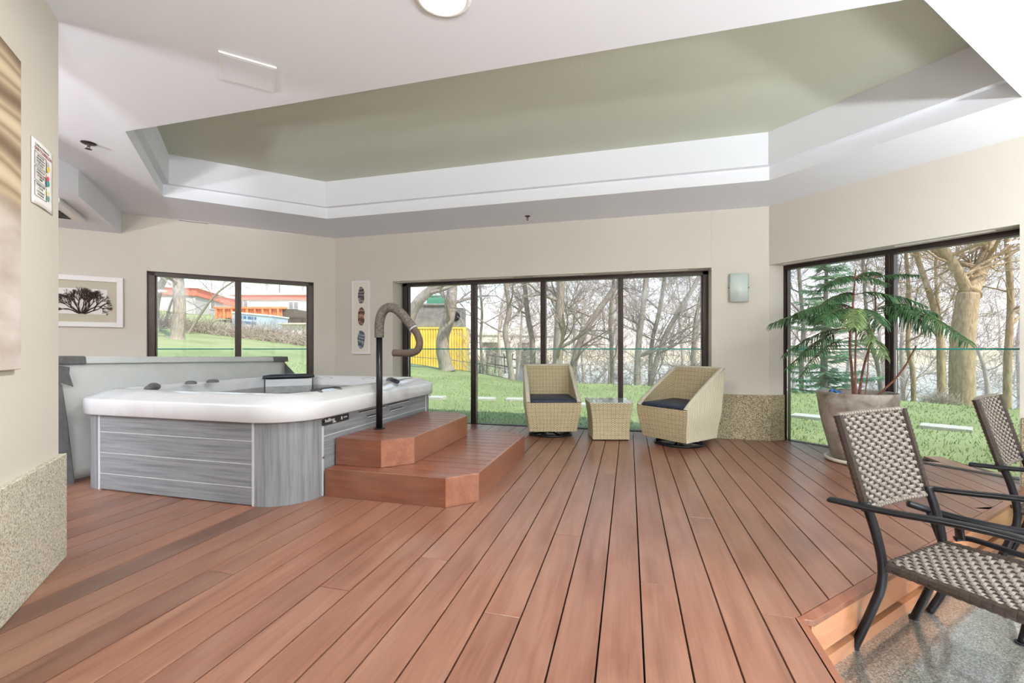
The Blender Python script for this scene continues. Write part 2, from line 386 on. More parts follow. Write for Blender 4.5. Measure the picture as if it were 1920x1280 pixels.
l0 = (Vector((-4.19, 5.19, 0)) - cornerL).length; l1 = (Vector((-5.462, 3.919, 0)) - cornerL).length
wall('wall_left', frL, 0.0, 6.0, [(l0, l1, -0.012, OPZ)])
rlen = (Vector((2.77, 4.089, 0)) - cornerR).length
wall('wall_right', frR, 0.001, 4.42, [(0.001, rlen, -0.012, OPZ)])
# pillar between the two big windows, with the splayed reveal of the right window
pil = [(0.8985, YC), (1.477, YC), (1.662, 5.487), (1.662, 5.72), (0.8985, 5.72)]
mb = MB(); mb.prism(pil, -0.3, OPZ); tag(mb.build('wall_pillar', M['paint']), kind='structure')
mb = MB(); mb.prism([(0.8985, YC), (1.476, YC), (1.717, 5.624), (1.60, 5.75), (0.8985, 5.75)], OPZ, TOP); tag(mb.build('wall_header', M['paint']), kind='structure')
# near-left wall stub
nA = Vector((-2.6225, 1.484, 0)); nd = Vector((R2, -R2, 0)); nn = Vector((-R2, -R2, 0))
frN = basis(nA, nd, nn)
mb = MB(); mb.box((0, 0, -0.05), (3.6, 0.3, TOP), frN); tag(mb.build('wall_near', M['paint']), kind='structure')
mb = MB(); mb.box((-0.03, -0.022, 0), (3.6, 0.31, 0.497), frN); tag(mb.build('baseboard_near', M['granite'], bevel=0.004), kind='structure')
mb = MB(); mb.prism([(0.915, YC - 0.02), (1.487, YC - 0.02), (1.665, 5.475), (1.68, 5.50), (0.915, 5.50)], 0, 0.497); tag(mb.build('baseboard_back', M['granite2'], bevel=0.004), kind='structure')
mb = MB(); mb.box((0.05, -0.02, 0), (0.89, 0.02, 0.497), frC); tag(mb.build('baseboard_corner', M['granite2'], bevel=0.004), kind='structure')
mb = MB(); mb.box((rlen + .01, -0.02, 0.0), (4.4, 0.02, 0.497), frR); tag(mb.build('baseboard_right', M['granite2'], bevel=0.004), kind='structure')
# unseen rest of the room: side and rear walls, their windows added for daylight
def wall_axis(name, a, b, openings, z0=-0.3):
    a, b = Vector((a[0], a[1], 0)), Vector((b[0], b[1], 0)); d = (b - a); ln = d.length; d.normalize(); nrm = Vector((-d.y, d.x, 0))
    return wall(name, basis(a, d, nrm), 0, ln, openings, z0)
XL, XR, YB = -8.2, 4.6, -4.6
wall_axis('wall_alcove', (XL, 1.2), (XL, YB), [])
wall_axis('wall_rear', (XR + .3, YB), (XL - .3, YB), [(1.0, 4.8, 0.1, 2.2), (5.4, 9.2, 0.1, 2.2)])
wall_axis('wall_side', (XR, 2.3), (XR, YB - .3), [(0.5, 3.1, -0.012, 2.2), (3.5, 6.3, -0.012, 2.2)])
# note frames run so that the outward normal points away from the room
# ceiling with the elongated hexagonal tray
hexo = [(-4.59, 3.45), (-3.485, 4.55), (1.25, 4.55), (2.35, 3.45), (1.25, 2.355), (-3.485, 2.355)]
hexi = []
cxh, cyh = -1.12, 3.4525
def inset(poly, d):
    n = len(poly); out = []
    for i in range(n):
        p0, p1, p2 = Vector(poly[i - 1]), Vector(poly[i]), Vector(poly[(i + 1) % n])
        e1 = (p1 - p0).normalized(); e2 = (p2 - p1).normalized()
        n1 = Vector((e1.y, -e1.x)); n2 = Vector((e2.y, -e2.x))   # clockwise polygon: inside on the right
        k = d / (1 + n1.dot(n2)); out.append(tuple(p1 + (n1 + n2) * k))
    return out
hexi = inset(hexo, 0.055)
outl = [(1.62, 5.72), (-4.14, 5.72), (-8.5, 1.36), (-8.5, -4.95), (4.95, -4.95), (4.95, 2.4)]
mb = MB()
polys = [[Vector((x, y, 0)) for x, y in outl], [Vector((x, y, 0)) for x, y in hexo]]
flat = [p for q in polys for p in q]
for tri in tessellate_polygon(polys):
    a, b, c = [flat[i] for i in tri]
    if (b - a).cross(c - a).z > 0: a, c = c, a
    mb.quad(*[(p.x, p.y, ZC) for p in (a, b, c)], (c.x, c.y, ZC)) if False else mb.face([mb.addv((p.x, p.y, ZC)) for p in (a, b, c)])
LIP = 2.678; GZ = 2.975
n = 6
for i in range(n):
    a, b = hexo[i], hexo[(i + 1) % n]; c, d = hexi[i], hexi[(i + 1) % n]
    mb.quad((*a, ZC), (*b, ZC), (*b, LIP), (*a, LIP))
    mb.quad((*a, LIP), (*b, LIP), (*d, LIP), (*c, LIP))
    mb.quad((*c, LIP), (*d, LIP), (*d, GZ), (*c, GZ))
ceil = tag(mb.build('ceiling', M['ceil']), kind='structure')
mb = MB(); mb.prism(inset(hexo, 0.03), GZ, GZ + 0.05); tag(mb.build('ceiling_tray', M['green']), kind='structure')
mb = MB(); mb.prism(inset(outl, -0.05), GZ + 0.08, GZ + 0.2); tag(mb.build('ceiling_roof', M['conc']), kind='structure')
# soffit in the alcove
sa = Vector((-4.605, 2.744, 0)); sb = Vector((-5.676, 3.823, 0)) 
mb = MB(); mb.prism([(sa.x, sa.y), (-4.10, 1.70), (-6.6, -0.2), (-8.15, 1.35), (sb.x - .004, sb.y - .004)], 2.32, ZC + 0.01)
tag(mb.build('ceiling_soffit', M['ceil']), kind='structure')

# ------------------------------------------------------------------ floors
rnd = random.Random(7)
PITCH = 0.1453; GAP = 0.006; X0 = 0.046
DL = 1.262                      # deck edge: y = x + DL beyond the corner (.6, 1.862)
def deck_y_range(x):
    hi = 5.56
    if x < -3.85: hi = min(hi, x + (KL + .19) * 2 ** .5)
    if x > 1.45: hi = min(hi, (KR + .19) * 2 ** .5 - x)
    lo = -4.6 if x < 0.56 else x + DL
    return lo, hi
mb = MB()
joints = {-7: [1.946], -3: [2.375], -2: [3.637], -4: [1.598], 0: [1.982], 2: [2.824], 3: [1.861], -13: [1.583], -9: [1.598], -6: [3.1], -10: [0.2]}
tones = {-23: .15, -22: .55, -21: .14, -20: .5, -19: .45, -18: .5, -17: .95, -16: .06, -15: .75, -14: .8, -13: .75, -12: .9, -11: .85, -10: .7, -9: .6, -8: .55, -7: .5, -4: .42, -2: .34}
k = -56
while X0 + k * PITCH < 3.0:
    xa = X0 + k * PITCH + GAP / 2; xb = xa + PITCH - GAP
    lo0, hi0 = deck_y_range(xa); lo1, hi1 = deck_y_range(xb)
    strad = xa < 0.597 < xa + PITCH
    if strad: xb = xa + PITCH - GAP; lo1 = xb + DL; lo0 = 1.862
    if strad:   # the board cut by the inner corner of the deck
        mb.ca = .62
        mb.prism([(xa, 1.8632), (.597, 1.8632), (xb, xb + DL), (xb, hi1), (xa, hi0)], -.022, 0)
        mb.ca = .5; mb.prism([(xa, -4.6), (.597, -4.6), (.597, 1.8608), (xa, 1.8608)], -.022, 0)
        k += 1; continue
    js = list(joints.get(k, []))
    if not js and rnd.random() < 0.5: js = [rnd.uniform(3.2, 5.0)]
    if k in (-7, -4, -13, -9): js.append(-0.6)
    ys = [None] + sorted(js) + [None]
    for q in range(len(ys) - 1):
        g = 0.0012
        yl0 = lo0 if ys[q] is None else ys[q] + g; yl1 = lo1 if ys[q] is None else ys[q] + g
        yh0 = hi0 if ys[q + 1] is None else ys[q + 1] - g; yh1 = hi1 if ys[q + 1] is None else ys[q + 1] - g
        if k == 3 and ys[q] is None: pass
        if yh0 - yl0 < 0.02 and yh1 - yl1 < 0.02: continue
        mb.ca = tones[k] if (k in tones and (q == 0)) else rnd.choice([rnd.uniform(.3, .75), rnd.uniform(.45, .85)])
        if k == -13 and q == 1: mb.ca = .22
        mb.hexa([(xa, yl0, -.022), (xb, yl1, -.022), (xb, yh1, -.022), (xa, yh0, -.022)], [(xa, yl0, 0), (xb, yl1, 0), (xb, yh1, 0), (xa, yh0, 0)])
    k += 1
deck = tag(mb.build('floor', M['deck'], bevel=0.0015), kind='structure')
mb = MB(); mb.prism([(XL, YB), (0.585, YB), (0.585, 1.875), (2.70, 3.98), (2.9, 4.2), (1.66, 5.50), (1.4, 5.66), (-4.0, 5.66), (-8.3, 1.4)], -.20, -.026)
tag(mb.build('floor_base', M['dark']), kind='structure')
# deck nosing and risers
mb = MB(); mb.ca = .55
E0 = Vector((0.6, 1.862, 0)); ed = Vector((R2, R2, 0)); en = Vector((R2, -R2, 0)); frE = basis(E0, ed, en)
EL = 3.06
mb.hexa([frE @ Vector(p) for p in ((0.001, .003, -.022), (EL, .003, -.022), (EL, .045, -.022), (.04, .045, -.022))], [frE @ Vector(p) for p in ((0.001, .003, .001), (EL, .003, .001), (EL, .045, .001), (.04, .045, .001))])
tag(mb.build('trim_1', M['stepy'], bevel=.002), kind='structure')
mb = MB(); mb.ca = .7; mb.box((.04, .012, -.145), (EL, .035, -.022), frE)
tag(mb.build('trim_2', M['trimw']), kind='structure')
mb = MB(); mb.ca = .7; mb.box((.02, -.006, -.24), (EL, .028, -.188), frE)
tag(mb.build('trim_3', M['trimw']), kind='structure')
mb = MB(); mb.ca = .5; mb.box((0.601, -4.6, -.24), (0.618, 1.872, -.001)); mb.box((0.601, -4.6, -.02), (0.626, 1.862, .001))
tag(mb.build('trim_4', M['stepy']), kind='structure')
mb = MB(); mb.prism([(0.50, YB), (XR + .02, YB), (XR + .02, 2.3), (2.75, 4.13), (0.50, 1.95)], -.30, -.24)
tag(mb.build('floor_lower', M['terrazzo']), kind='structure')

# ------------------------------------------------------------------ windows
def window(name, M4, x0, x1, mull, y=RZ, z0=-0.01, z1=OPZ, fw=0.07, guard=True):
    """x0<x1 along the wall; mull: (a,b) ranges of the mullions"""
    w = empty(name, tuple(M4 @ Vector(((x0 + x1) / 2, y, 0)))); w['kind'] = 'structure'
    inv = Matrix.Translation(-w.location)
    MM = inv @ M4
    mb = MB(); D0, D1 = y - .005, y + .085
    for a, b, c, d in ((x0, x0 + fw, z0, z1), (x1 - fw, x1, z0, z1), (x0, x1, z1 - .045, z1), (x0, x1, z0, z0 + .014)):
        mb.box((a, D0, c), (b, D1, d), MM)
        # stepped glazing bead
    mb.box((x0 + fw, D0 + .02, z0 + .014), (x0 + fw + .012, D1, z1 - .045), MM); mb.box((x1 - fw - .012, D0 + .02, z0 + .014), (x1 - fw, D1, z1 - .045), MM)
    mb.build('window_frame', M['bronze'], w, bevel=.003)
    for a, b in mull:
        mb = MB(); mb.box((a, D0, z0 + .014), (b, D1, z1 - .045), MM); m_ = (a + b) / 2
        mb.box((m_ - .008, D0 - .012, z0 + .014), (m_ + .008, D0, z1 - .045), MM)
        mb.build('mullion', M['bronze'], w, bevel=.003)
    edges = [x0 + fw] + [v for ab in mull for v in ab] + [x1 - fw]
    for a, b in zip(edges[::2], edges[1::2]):
        mb = MB(); mb.box((a, y + .045, z0 + .014), (b, y + .053, z1 - .045), MM); mb.build('pane', M['glass'], w)
        if guard:
            mb = MB(); mb.box((a + .012, y + .006, z0 + .014), (b - .012, y + .018, 0.992), MM); g = mb.build('guard_panel', M['guardglass'], w)
            mb = MB(); mb.box((a + .012, y + .005, 0.992), (b - .012, y + .019, 1.006), MM); mb.build('polished_edge', M['teal'], g)
    return w
cX = lambda X: X + 3.998
window('window_2', frC, cx0 + .03, cx1 + .01, [(cX(-2.05), cX(-1.98)), (cX(-1.10), cX(-1.035)), (cX(-.132), cX(-.068))])
lm = (Vector((-4.818, 4.562, 0)) - cornerL).length
window('window_1', frL, l0 + .0, l1 - .0, [(lm - .035, lm + .035)], y=.06)
rp = lambda x, y: (Vector((x, y, 0)) - Vector((1.477 + .14, 5.383 + .14, 0))).dot(Vector((R2, -R2, 0)))
window('window_3', frR, rp(1.655, 5.487) - .05, rlen + .06, [(rp(2.296, 4.847), rp(2.345, 4.80))], y=.19)
for i, (fx, a, b) in enumerate(((basis((XR + .3, YB, 0), (-1, 0, 0), (0, -1, 0)), 1.0, 4.8), (basis((XR + .3, YB, 0), (-1, 0, 0), (0, -1, 0)), 5.4, 9.2), (basis((XR, 2.3, 0), (0, -1, 0), (1, 0, 0)), .5, 3.1), (basis((XR, 2.3, 0), (0, -1, 0), (1, 0, 0)), 3.5, 6.3))):
    window('window_%d' % (i + 4), fx, a, b, [((a + b) / 2 - .03, (a + b) / 2 + .03)], z0=(.1 if i < 2 else -.01), z1=2.2, guard=False)  # unseen windows added to let more daylight in
# ------------------------------------------------------------------ lamps
def ceiling_light(x, y, power, label, r=0.105, col=(1, .97, .93)):
    w = empty('ceiling_light', (x, y, ZC), 0, label, 'ceiling light', 'round recessed ceiling lights')
    mb = MB(); mb.lathe([(r, -.001), (r + .022, -.001), (r + .022, -.010), (r, -.014), (r - .004, -.006)], 32, cap0=False, cap1=False); mb.build('trim_ring', M['white'], w, True)
    mb = MB(); mb.lathe([(r - .003, -.006), (r * .6, -.012), (.001, -.014)], 32, cap0=False); mb.build('diffuser', M['lamp'], w, True)
    ld = bpy.data.lights.new('lamp_light', 'AREA'); ld.shape = 'DISK'; ld.size = r * 2; ld.energy = power * LAMP_E; ld.color = col
    lo = bpy.data.objects.new('lamp_light', ld); COL.objects.link(lo); lo.parent = w; lo.location = (0, 0, -.02); ld.spread = math.radians(175)
    return w
lx, ly = PZ(830, -10, ZC)
ceiling_light(lx, ly, 42, 'round recessed light glowing at the top edge of the white ceiling')
for i, (x, y, t_) in enumerate(((2.9, 1.2, 'right'), (-3.4, -1.6, 'left'), (2.9, -1.8, 'rear right'), (-0.6, -2.4, 'rear middle'))):  # unseen ceiling lights added to brighten the room
    ceiling_light(x, y, 45, 'round recessed light added as unseen fill in the %s part of the ceiling behind the photographer' % t_)
def fill_torchiere(x, y, power, where):  # unseen uplighters added to brighten ceiling and walls
    w = empty('fill_uplighter', (x, y, -.24 if x > .62 else 0), 0, 'unseen black floor uplighter added for fill light %s' % where, 'fill lamp', 'added black floor uplighters'); h = 1.3
    mb = MB(); mb.lathe([(.14, .001), (.14, .02), (.02, .03)], 24); mb.build('base', M['blackmetal'], w)
    mb = MB(); mb.tube([(0, 0, .02), (0, 0, h - .06)], .012, 8); mb.build('pole', M['blackmetal'], w)
    mb = MB(); mb.lathe([(.03, h - .10), (.30, h), (.305, h), (.035, h - .105)], 24, cap0=False, cap1=False); mb.build('bowl_shade', M['blackmetal'], w, True)
    ld = bpy.data.lights.new('lamp_light', 'AREA'); ld.shape = 'DISK'; ld.size = .56; ld.energy = power * LAMP_E; ld.color = (.90, .95, 1)
    lo = bpy.data.objects.new('lamp_light', ld); COL.objects.link(lo); lo.parent = w; lo.location = (0, 0, h - .005); lo.rotation_euler = (PI, 0, 0)
for x, y, p, wh in ((-1.4, -1.9, 430, 'in the rear of the room'), (1.9, -2.2, 430, 'near the rear windows'), (3.9, .0, 230, 'by the side window'), (3.45, 2.25, 45, 'past the right end of the window behind the plant'), (-4.6, -.6, 180, 'in the alcove behind the short wall')):
    fill_torchiere(x, y, p, wh)

# ------------------------------------------------------------------ hot tub
def rrect(x0, x1, y0, y1, r, n=8):
    out = []
    for cx, cy, a0 in ((x1 - r, y1 - r, 0), (x0 + r, y1 - r, 90), (x0 + r, y0 + r, 180), (x1 - r, y0 + r, 270)):
        for k in range(n + 1):
            a = math.radians(a0 + 90 * k / n); out.append((cx + r * math.cos(a), cy + r * math.sin(a)))
    return out
TX0, TX1, TY0, TY1, TR = -3.94, -2.02, 2.30, 4.46, .28
tub = empty('hot_tub', ((TX0 + TX1) / 2, (TY0 + TY1) / 2, 0), 0, 'square hot tub with marbled white rim and grey planked cabinet', 'hot tub')
tinv = Matrix.Translation(-tub.location)
def tb(mb, name, mat, parent=None, **k):
    mb.v = [tuple(tinv @ Vector(p)) for p in mb.v]; return mb.build(name, mat, parent or tub, **k)
mb = MB(); rings = []
for ins, z in ((.05, .535), (-.034, .535), (-.04, .541), (-.042, .636), (-.038, .646), (-.028, .651), (.07, .688), (.13, .702), (.165, .702), (.185, .692), (.20, .66), (.23, .56), (.30, .40), (.42, .22), (.7, .2)):
    rr = max(.06, TR - ins); rings.append([(x, y, z) for x, y in rrect(TX0 + ins, TX1 - ins, TY0 + ins, TY1 - ins, rr)])
mb.loft(rings, False, True); tb(mb, 'acrylic_shell', M['acrylic'], smooth_=True)
mb = MB(); p = rrect(TX0 + .215, TX1 - .215, TY0 + .215, TY1 - .215, .1); mb.face([mb.addv((x, y, .60)) for x, y in p]); tb(mb, 'water', M['water'])
# cabinet
mb = MB(); mb.prism(rrect(TX0 + .02, TX1 - .02, TY0 + .02, TY1 - .02, TR - .02), 0.004, .536); tb(mb, 'cabinet_core', M['dark'])
for cx, cy, a0 in ((TX1 - TR, TY0 + TR, 270), (TX0 + TR, TY0 + TR, 180), (TX1 - TR, TY1 - TR, 0), (TX0 + TR, TY1 - TR, 90)):
    mb = MB(); out = []
    for k in range(13):
        a = math.radians(a0 + 90 * k / 12); out.append((cx + TR * math.cos(a), cy + TR * math.sin(a)))
    inn = [(cx + (TR - .018) * math.cos(math.radians(a0 + 90 * k / 12)), cy + (TR - .018) * math.sin(math.radians(a0 + 90 * k / 12))) for k in range(13)][::-1]
    mb.prism(out + inn, 0.0, .54); tb(mb, 'corner_panel', M['cabv'])
def side_panel(M4, ln, zs, vents=False):
    mb = MB()
    for a, b in zip(zs[:-1], zs[1:]): 
        mb.box((.02, -.001, a + .003), (ln - .02, .018, b - .004), M4)
        mb.box((.02, .003, b - .004), (ln - .02, .018, b + .003), M4)
    tb(mb, 'side_panel', M['cabh'])
    for q in (0.002, ln - .018):
        mb = MB(); mb.box((q, -.004, 0.0), (q + .016, .018, .54), M4); tb(mb, 'panel_trim', M['cabtrim'], bevel=.002)
    for z in zs[1:-1]: mb = MB(); mb.box((.02, -.0025, z - .005), (ln - .02, 0, z + .001), M4); tb(mb, 'groove_bead', M['cabtrim'])
LX, LY = TX1 - TX0 - 2 * TR, TY1 - TY0 - 2 * TR
side_panel(basis((TX0 + TR, TY0, 0), (1, 0, 0), (0, 1, 0)), LX, [.004, .120, .268, .415, .538])
side_panel(basis((TX1, TY0 + TR, 0), (0, 1, 0), (-1, 0, 0)), LY, [.004, .175, .405, .538])
side_panel(basis((TX1 - TR, TY1, 0), (-1, 0, 0), (0, -1, 0)), LX, [.004, .120, .268, .415, .538])
side_panel(basis((TX0, TY1 - TR, 0), (0, -1, 0), (1, 0, 0)), LY, [.004, .120, .268, .415, .538])
# side fittings: badge, vents, screws (plane x = TX1)
def sideP(px, py): return PV(px, py, (1, 0), TX1)
a = sideP(603, 797); b = sideP(653, 778)
y0b, y1b = a.y, b.y; zb = (sideP(604, 788).z + sideP(652, 784).z) / 2
hb = .024
mb = MB(); pr = [(x, y, 0) for x, y in rrect(y0b, y1b, zb - hb, zb + hb, .008, 4)]
mb.hexa([(TX1 - .0, p[0], p[1]) for p in pr], [(TX1 + .006, p[0], p[1]) for p in pr]); bd = tb(mb, 'badge', M['black'], bevel=.001)
MT = lambda y, z: tinv @ basis((TX1 + .0066, y, z), (0, 1, 0), (0, 0, 1), (1, 0, 0))
wb = y1b - y0b
text_mesh('badge_lettering', 'bullfrog', .034, MT(y0b + wb * .09, zb - .004), M['paper'], bd)
text_mesh('badge_lettering', 'SPAS', .017, MT(y0b + wb * .37, zb - .019), M['paper'], bd)
text_mesh('badge_lettering', 'R', .034, MT(y0b + wb * .68, zb - .010), M['paper'], bd)
text_mesh('badge_lettering', 'series', .018, MT(y0b + wb * .78, zb - .001), M['paper'], bd)
for x0, x1, yy0, yy1 in ((673, 721, 772, 761), (688, 716, 779, 773), (727, 766, 759, 749), (731, 755, 768, 762)):
    A = sideP(x0, yy0); B = sideP(x1, yy1); z = (A.z + B.z) / 2
    mb = MB(); mb.box((TX1 + .001, A.y, z - .006), (TX1 + .004, B.y, z + .003)); v = tb(mb, 'vent_slot', M['black'])
    mb = MB(); mb.box((TX1 + .001, A.y, z - .013), (TX1 + .009, B.y, z - .006)); tb(mb, 'vent_lip', M['cabtrim'], parent=None, bevel=.002)
for px, py in ((595, 793), (594, 861), (806, 741)):
    A = sideP(px, py); mb = MB(); mb.lathe([(.011, 0), (.011, .003), (.006, .006)], 12, M=basis((TX1, max(A.y, TY0 + TR + .012), A.z), (0, 1, 0), (0, 0, 1), (1, 0, 0))); tb(mb, 'screw', M['chrome'])
# pillows, jet panel, knobs, control panel
def pillow(cx, cy, ang, w, z=.70, mat='pillow', name='headrest', lean=0.0):
    d = Vector((math.cos(ang), math.sin(ang), 0)); nrm = Vector((-d.y, d.x, 0)); mb = MB(); rings = []
    for i in range(13):
        t_ = i / 12 - .5; c = Vector((cx, cy, z)) + d * (t_ * w) + nrm * (.10 * w * (1 - 4 * t_ * t_)); s_ = 1.0 if abs(t_) < .36 else .8
        if i in (0, 12): s_ = .55
        rings.append([c + nrm * (.04 * s_ * math.cos(q)) + Vector((0, 0, .028 * s_ * math.sin(q))) for q in [2 * PI * k / 12 for k in range(12)]])
    mb.loft(rings); return tb(mb, name, M[mat], smooth_=True)
pc = PZ(540, 705, .695); pc = (pc[0] + .13, pc[1] - .13)
pillow(pc[0], pc[1], math.radians(45), .50, .70)
fp = basis((pc[0], pc[1], 0), (R2, R2, 0), (R2, -R2, 0))
mb = MB(); mb.box((-.23, .0, .30), (.23, .012, .675), fp); jp = tb(mb, 'jet_panel', M['acrylic'], bevel=.004)
for s_ in (-.235, .228):
    mb = MB(); mb.box((s_, -.002, .30), (s_ + .009, .016, .678), fp); tb(mb, 'jet_panel_edge', M['black'])
for i in range(5):
    mb = MB(); mb.lathe([(.022, 0), (.022, .006), (.012, .009)], 14, M=fp @ basis((-.16 + .08 * i, .012, .56 - .05 * (i % 2)), (1, 0, 0), (0, 0, 1), (0, 1, 0))); tb(mb, 'jet_nozzle', M['vinyld'])
q = PZ(256, 725, .70); pillow(q[0] + .05, q[1] + .06, math.radians(-40), .34, .694, 'vinyld')
q = PZ(748, 712, .70); pillow(q[0] - .02, q[1] - .05, math.radians(128), .36, .697)
for px, py, r_ in ((358, 718, .040), (399, 715, .045)):
    x, y = PZ(px, py, .705); mb = MB(); mb.lathe([(r_ * 1.1, .698), (r_ * 1.1, .706), (r_ * .85, .722), (r_ * .3, .726)], 20, c=(max(x, TX0 + .12), y, 0)); tb(mb, 'diverter_knob', M['vinyld'], smooth_=False, bevel=.002)
for px, py in ((612, 708), (690, 709)):
    x, y = PZ(px, py, .70); mb = MB(); mb.lathe([(.06, .694), (.06, .703), (.04, .708)], 20, c=(x, min(y, TY1 - .12), 0)); tb(mb, 'filter_cap', M['acrylic'], smooth_=True)
# control console on the right rim
q0 = PZ(712, 733, .70); cyc = q0[1]
mb = MB(); fc = basis((TX1 - .105, cyc, .6825), (0, 1, 0), (-1, 0, .40), (.37, 0, .93))
mb.prism([(x, y) for x, y in rrect(-.17, .17, -.055, .06, .05, 6)], -.012, .010, fc); cp = tb(mb, 'control_panel', M['pillow'], bevel=.004)
mb = MB(); mb.prism([(x, y) for x, y in rrect(-.07, .07, -.025, .03, .02, 6)], .010, .013, fc); tb(mb, 'display', M['bluew'], parent=cp)
for i in (-1, 1): 
    mb = MB(); mb.lathe([(.02, .010), (.02, .015), (.01, .016)], 14, M=fc @ Matrix.Translation((i * .11, 0, 0))); tb(mb, 'button', M['chrome'], parent=cp)

# ------------------------------------------------------------------ folded tub cover
cov = empty('tub_cover', (-4.10, 3.4, 0), 0, 'grey vinyl tub cover folded upright behind the hot tub', 'spa cover')
cinv = Matrix.Translation(-cov.location)
def cb(mb, name, mat, **k):
    mb.v = [tuple(cinv @ Vector(p)) for p in mb.v]; return mb.build(name, mat, cov, **k)
CYA, CYB = 2.02, 4.50
def ztop(y): return .945 - (y - 2.3) * .018
mb = MB(); mb.grid(lambda u, v: (-4.035 - .02 * v + .012 * math.sin(7 * u) * v * (1 - v), CYA + (CYB - CYA) * u, .02 + (ztop(CYA + (CYB - CYA) * u) - .052 - .02) * v), 24, 12)
n0 = len(mb.v)
cb(mb, 'cover_panel', M['vinyl'], smooth_=True, solid=.02)
mb = MB(); mb.hexa([(-4.20, CYA, .02), (-4.05, CYA, .02), (-4.05, CYB, .02), (-4.20, CYB, .02)], [(-4.20, CYA, ztop(CYA) - .07), (-4.07, CYA, ztop(CYA) - .07), (-4.07, CYB, ztop(CYB) - .07), (-4.20, CYB, ztop(CYB) - .07)]); cb(mb, 'cover_core', M['vinyld'], bevel=.015)
def roll(ya, yb, ex, mat, name):
    mb = MB(); mb.hexa([(-4.22 - ex, ya, ztop(ya) - .055 - ex), (-4.02 + ex, ya, ztop(ya) - .055 - ex), (-4.02 + ex, yb, ztop(yb) - .055 - ex), (-4.22 - ex, yb, ztop(yb) - .055 - ex)],
        [(-4.22 - ex, ya, ztop(ya) + ex), (-4.03 + ex, ya, ztop(ya) + ex), (-4.03 + ex, yb, ztop(yb) + ex), (-4.22 - ex, yb, ztop(yb) + ex)]); return cb(mb, name, M[mat], bevel=.01)
roll(CYA, CYB, 0, 'vinyl', 'cover_fold')
ye = PV(163, 672, (1, 0), -4.02).y; yf = PV(513, 672, (1, 0), -4.02).y
roll(CYA - .02, ye, .004, 'vinyld', 'corner_sleeve'); roll(yf, CYB + .03, .004, 'vinyld', 'corner_sleeve')
A = [PV(x, y, (1, 0), -4.0) for x, y in ((100, 684), (131, 688), (130, 700), (138, 725), (118, 716), (100, 716))]
mb = MB(); mb.hexa([p - Vector((.012, 0, 0)) for p in A], [p for p in A]); cb(mb, 'carry_strap', M['vinyld'])
A = [PV(x, y, (1, 0), -3.99) for x, y in ((112, 716), (118, 722), (128, 790), (141, 900), (141, 918), (100, 918), (100, 716))]
mb = MB(); mb.hexa([p - Vector((.03, 0, 0)) for p in A], [p for p in A]); cb(mb, 'cover_skirt', M['vinyld'], bevel=.008)
A = [PV(x, y, (0, 1), CYB + .02) for x, y in ((526, 683), (535, 680), (556, 703), (556, 730), (526, 730))]
mb = MB(); mb.hexa([p - Vector((0, .02, 0)) for p in A], [p for p in A]); cb(mb, 'cover_skirt', M['vinyld'], bevel=.004)

# ------------------------------------------------------------------ tub steps
steps = empty('tub_steps', (-1.5, 3.3, 0), 0, 'two tier reddish wooden steps with clipped corners beside the hot tub', 'steps')
sinv = Matrix.Translation(-steps.location)
def sbld(mb, name, mat, par=None, **k):
    mb.v = [tuple(sinv @ Vector(p)) for p in mb.v]; return mb.build(name, mat, par or steps, **k)
def tier(name, x0, x1, y0, y1, z0, z1, ch, seed):
    rr = random.Random(seed); th = .02; t0 = z1 - th
    pts = [(x0, y0), (x1 - ch, y0), (x1, y0 + ch), (x1, y1 - ch), (x1 - ch, y1), (x0, y1)]
    mb = MB(); mb.prism([(x0, y0 + .03), (x1 - ch - .02, y0 + .03), (x1 - .03, y0 + ch + .02), (x1 - .03, y1 - ch - .02), (x1 - ch - .02, y1 - .03), (x0, y1 - .03)], z0, t0); root = sbld(mb, name, M['dark'])
    for i in range(5):
        a, b = Vector((*pts[i], 0)), Vector((*pts[i + 1], 0)); d = (b - a).normalized(); nr = Vector((-d.y, d.x, 0))
        mb = MB(); mb.ca = [.42, .9, .8, .6, .5][i]
        mb.hexa([a + Vector((0, 0, z0)), b + Vector((0, 0, z0)), b + nr * .02 + Vector((0, 0, z0)), a + nr * .02 + Vector((0, 0, z0))],
                [a + Vector((0, 0, z1 + .001)), b + Vector((0, 0, z1 + .001)), b + nr * .02 + Vector((0, 0, z1 + .001)), a + nr * .02 + Vector((0, 0, z1 + .001))])
        sbld(mb, 'riser_board', M['stepx'] if abs(d.x) > .5 and i in (0, 4) else M['stepy'], root, bevel=.0015)
    y = y0 + .021
    mb = MB()
    while y < y1 - .03:
        ya, yb = y + .009, min(y + .117, y1 - .021)
        def xm(yy): return min(x1 - .021, x1 - ch - .012 + (yy - y0), x1 - ch - .012 + (y1 - yy))
        mb.ca = rr.choice([.4, .55, .6, .75, .85])
        cut = [yy for yy in (y0 + ch - .01, y1 - ch + .01) if ya < yy < yb]
        ed_ = [ya] + cut + [yb]; P_ = [(x0, ya)] + [(xm(yy), yy) for yy in ed_] + [(x0, yb)]
        mb.prism(P_, t0, z1); y = yb
    sbld(mb, 'tread_boards', M['stepx'], root, bevel=.001)
tier('lower_step', -2.00, -.95, 2.585, 4.22, 0.001, .185, .165, 3)
tier('upper_step', -2.00, -1.475, 2.70, 4.10, .187, .371, .165, 5)
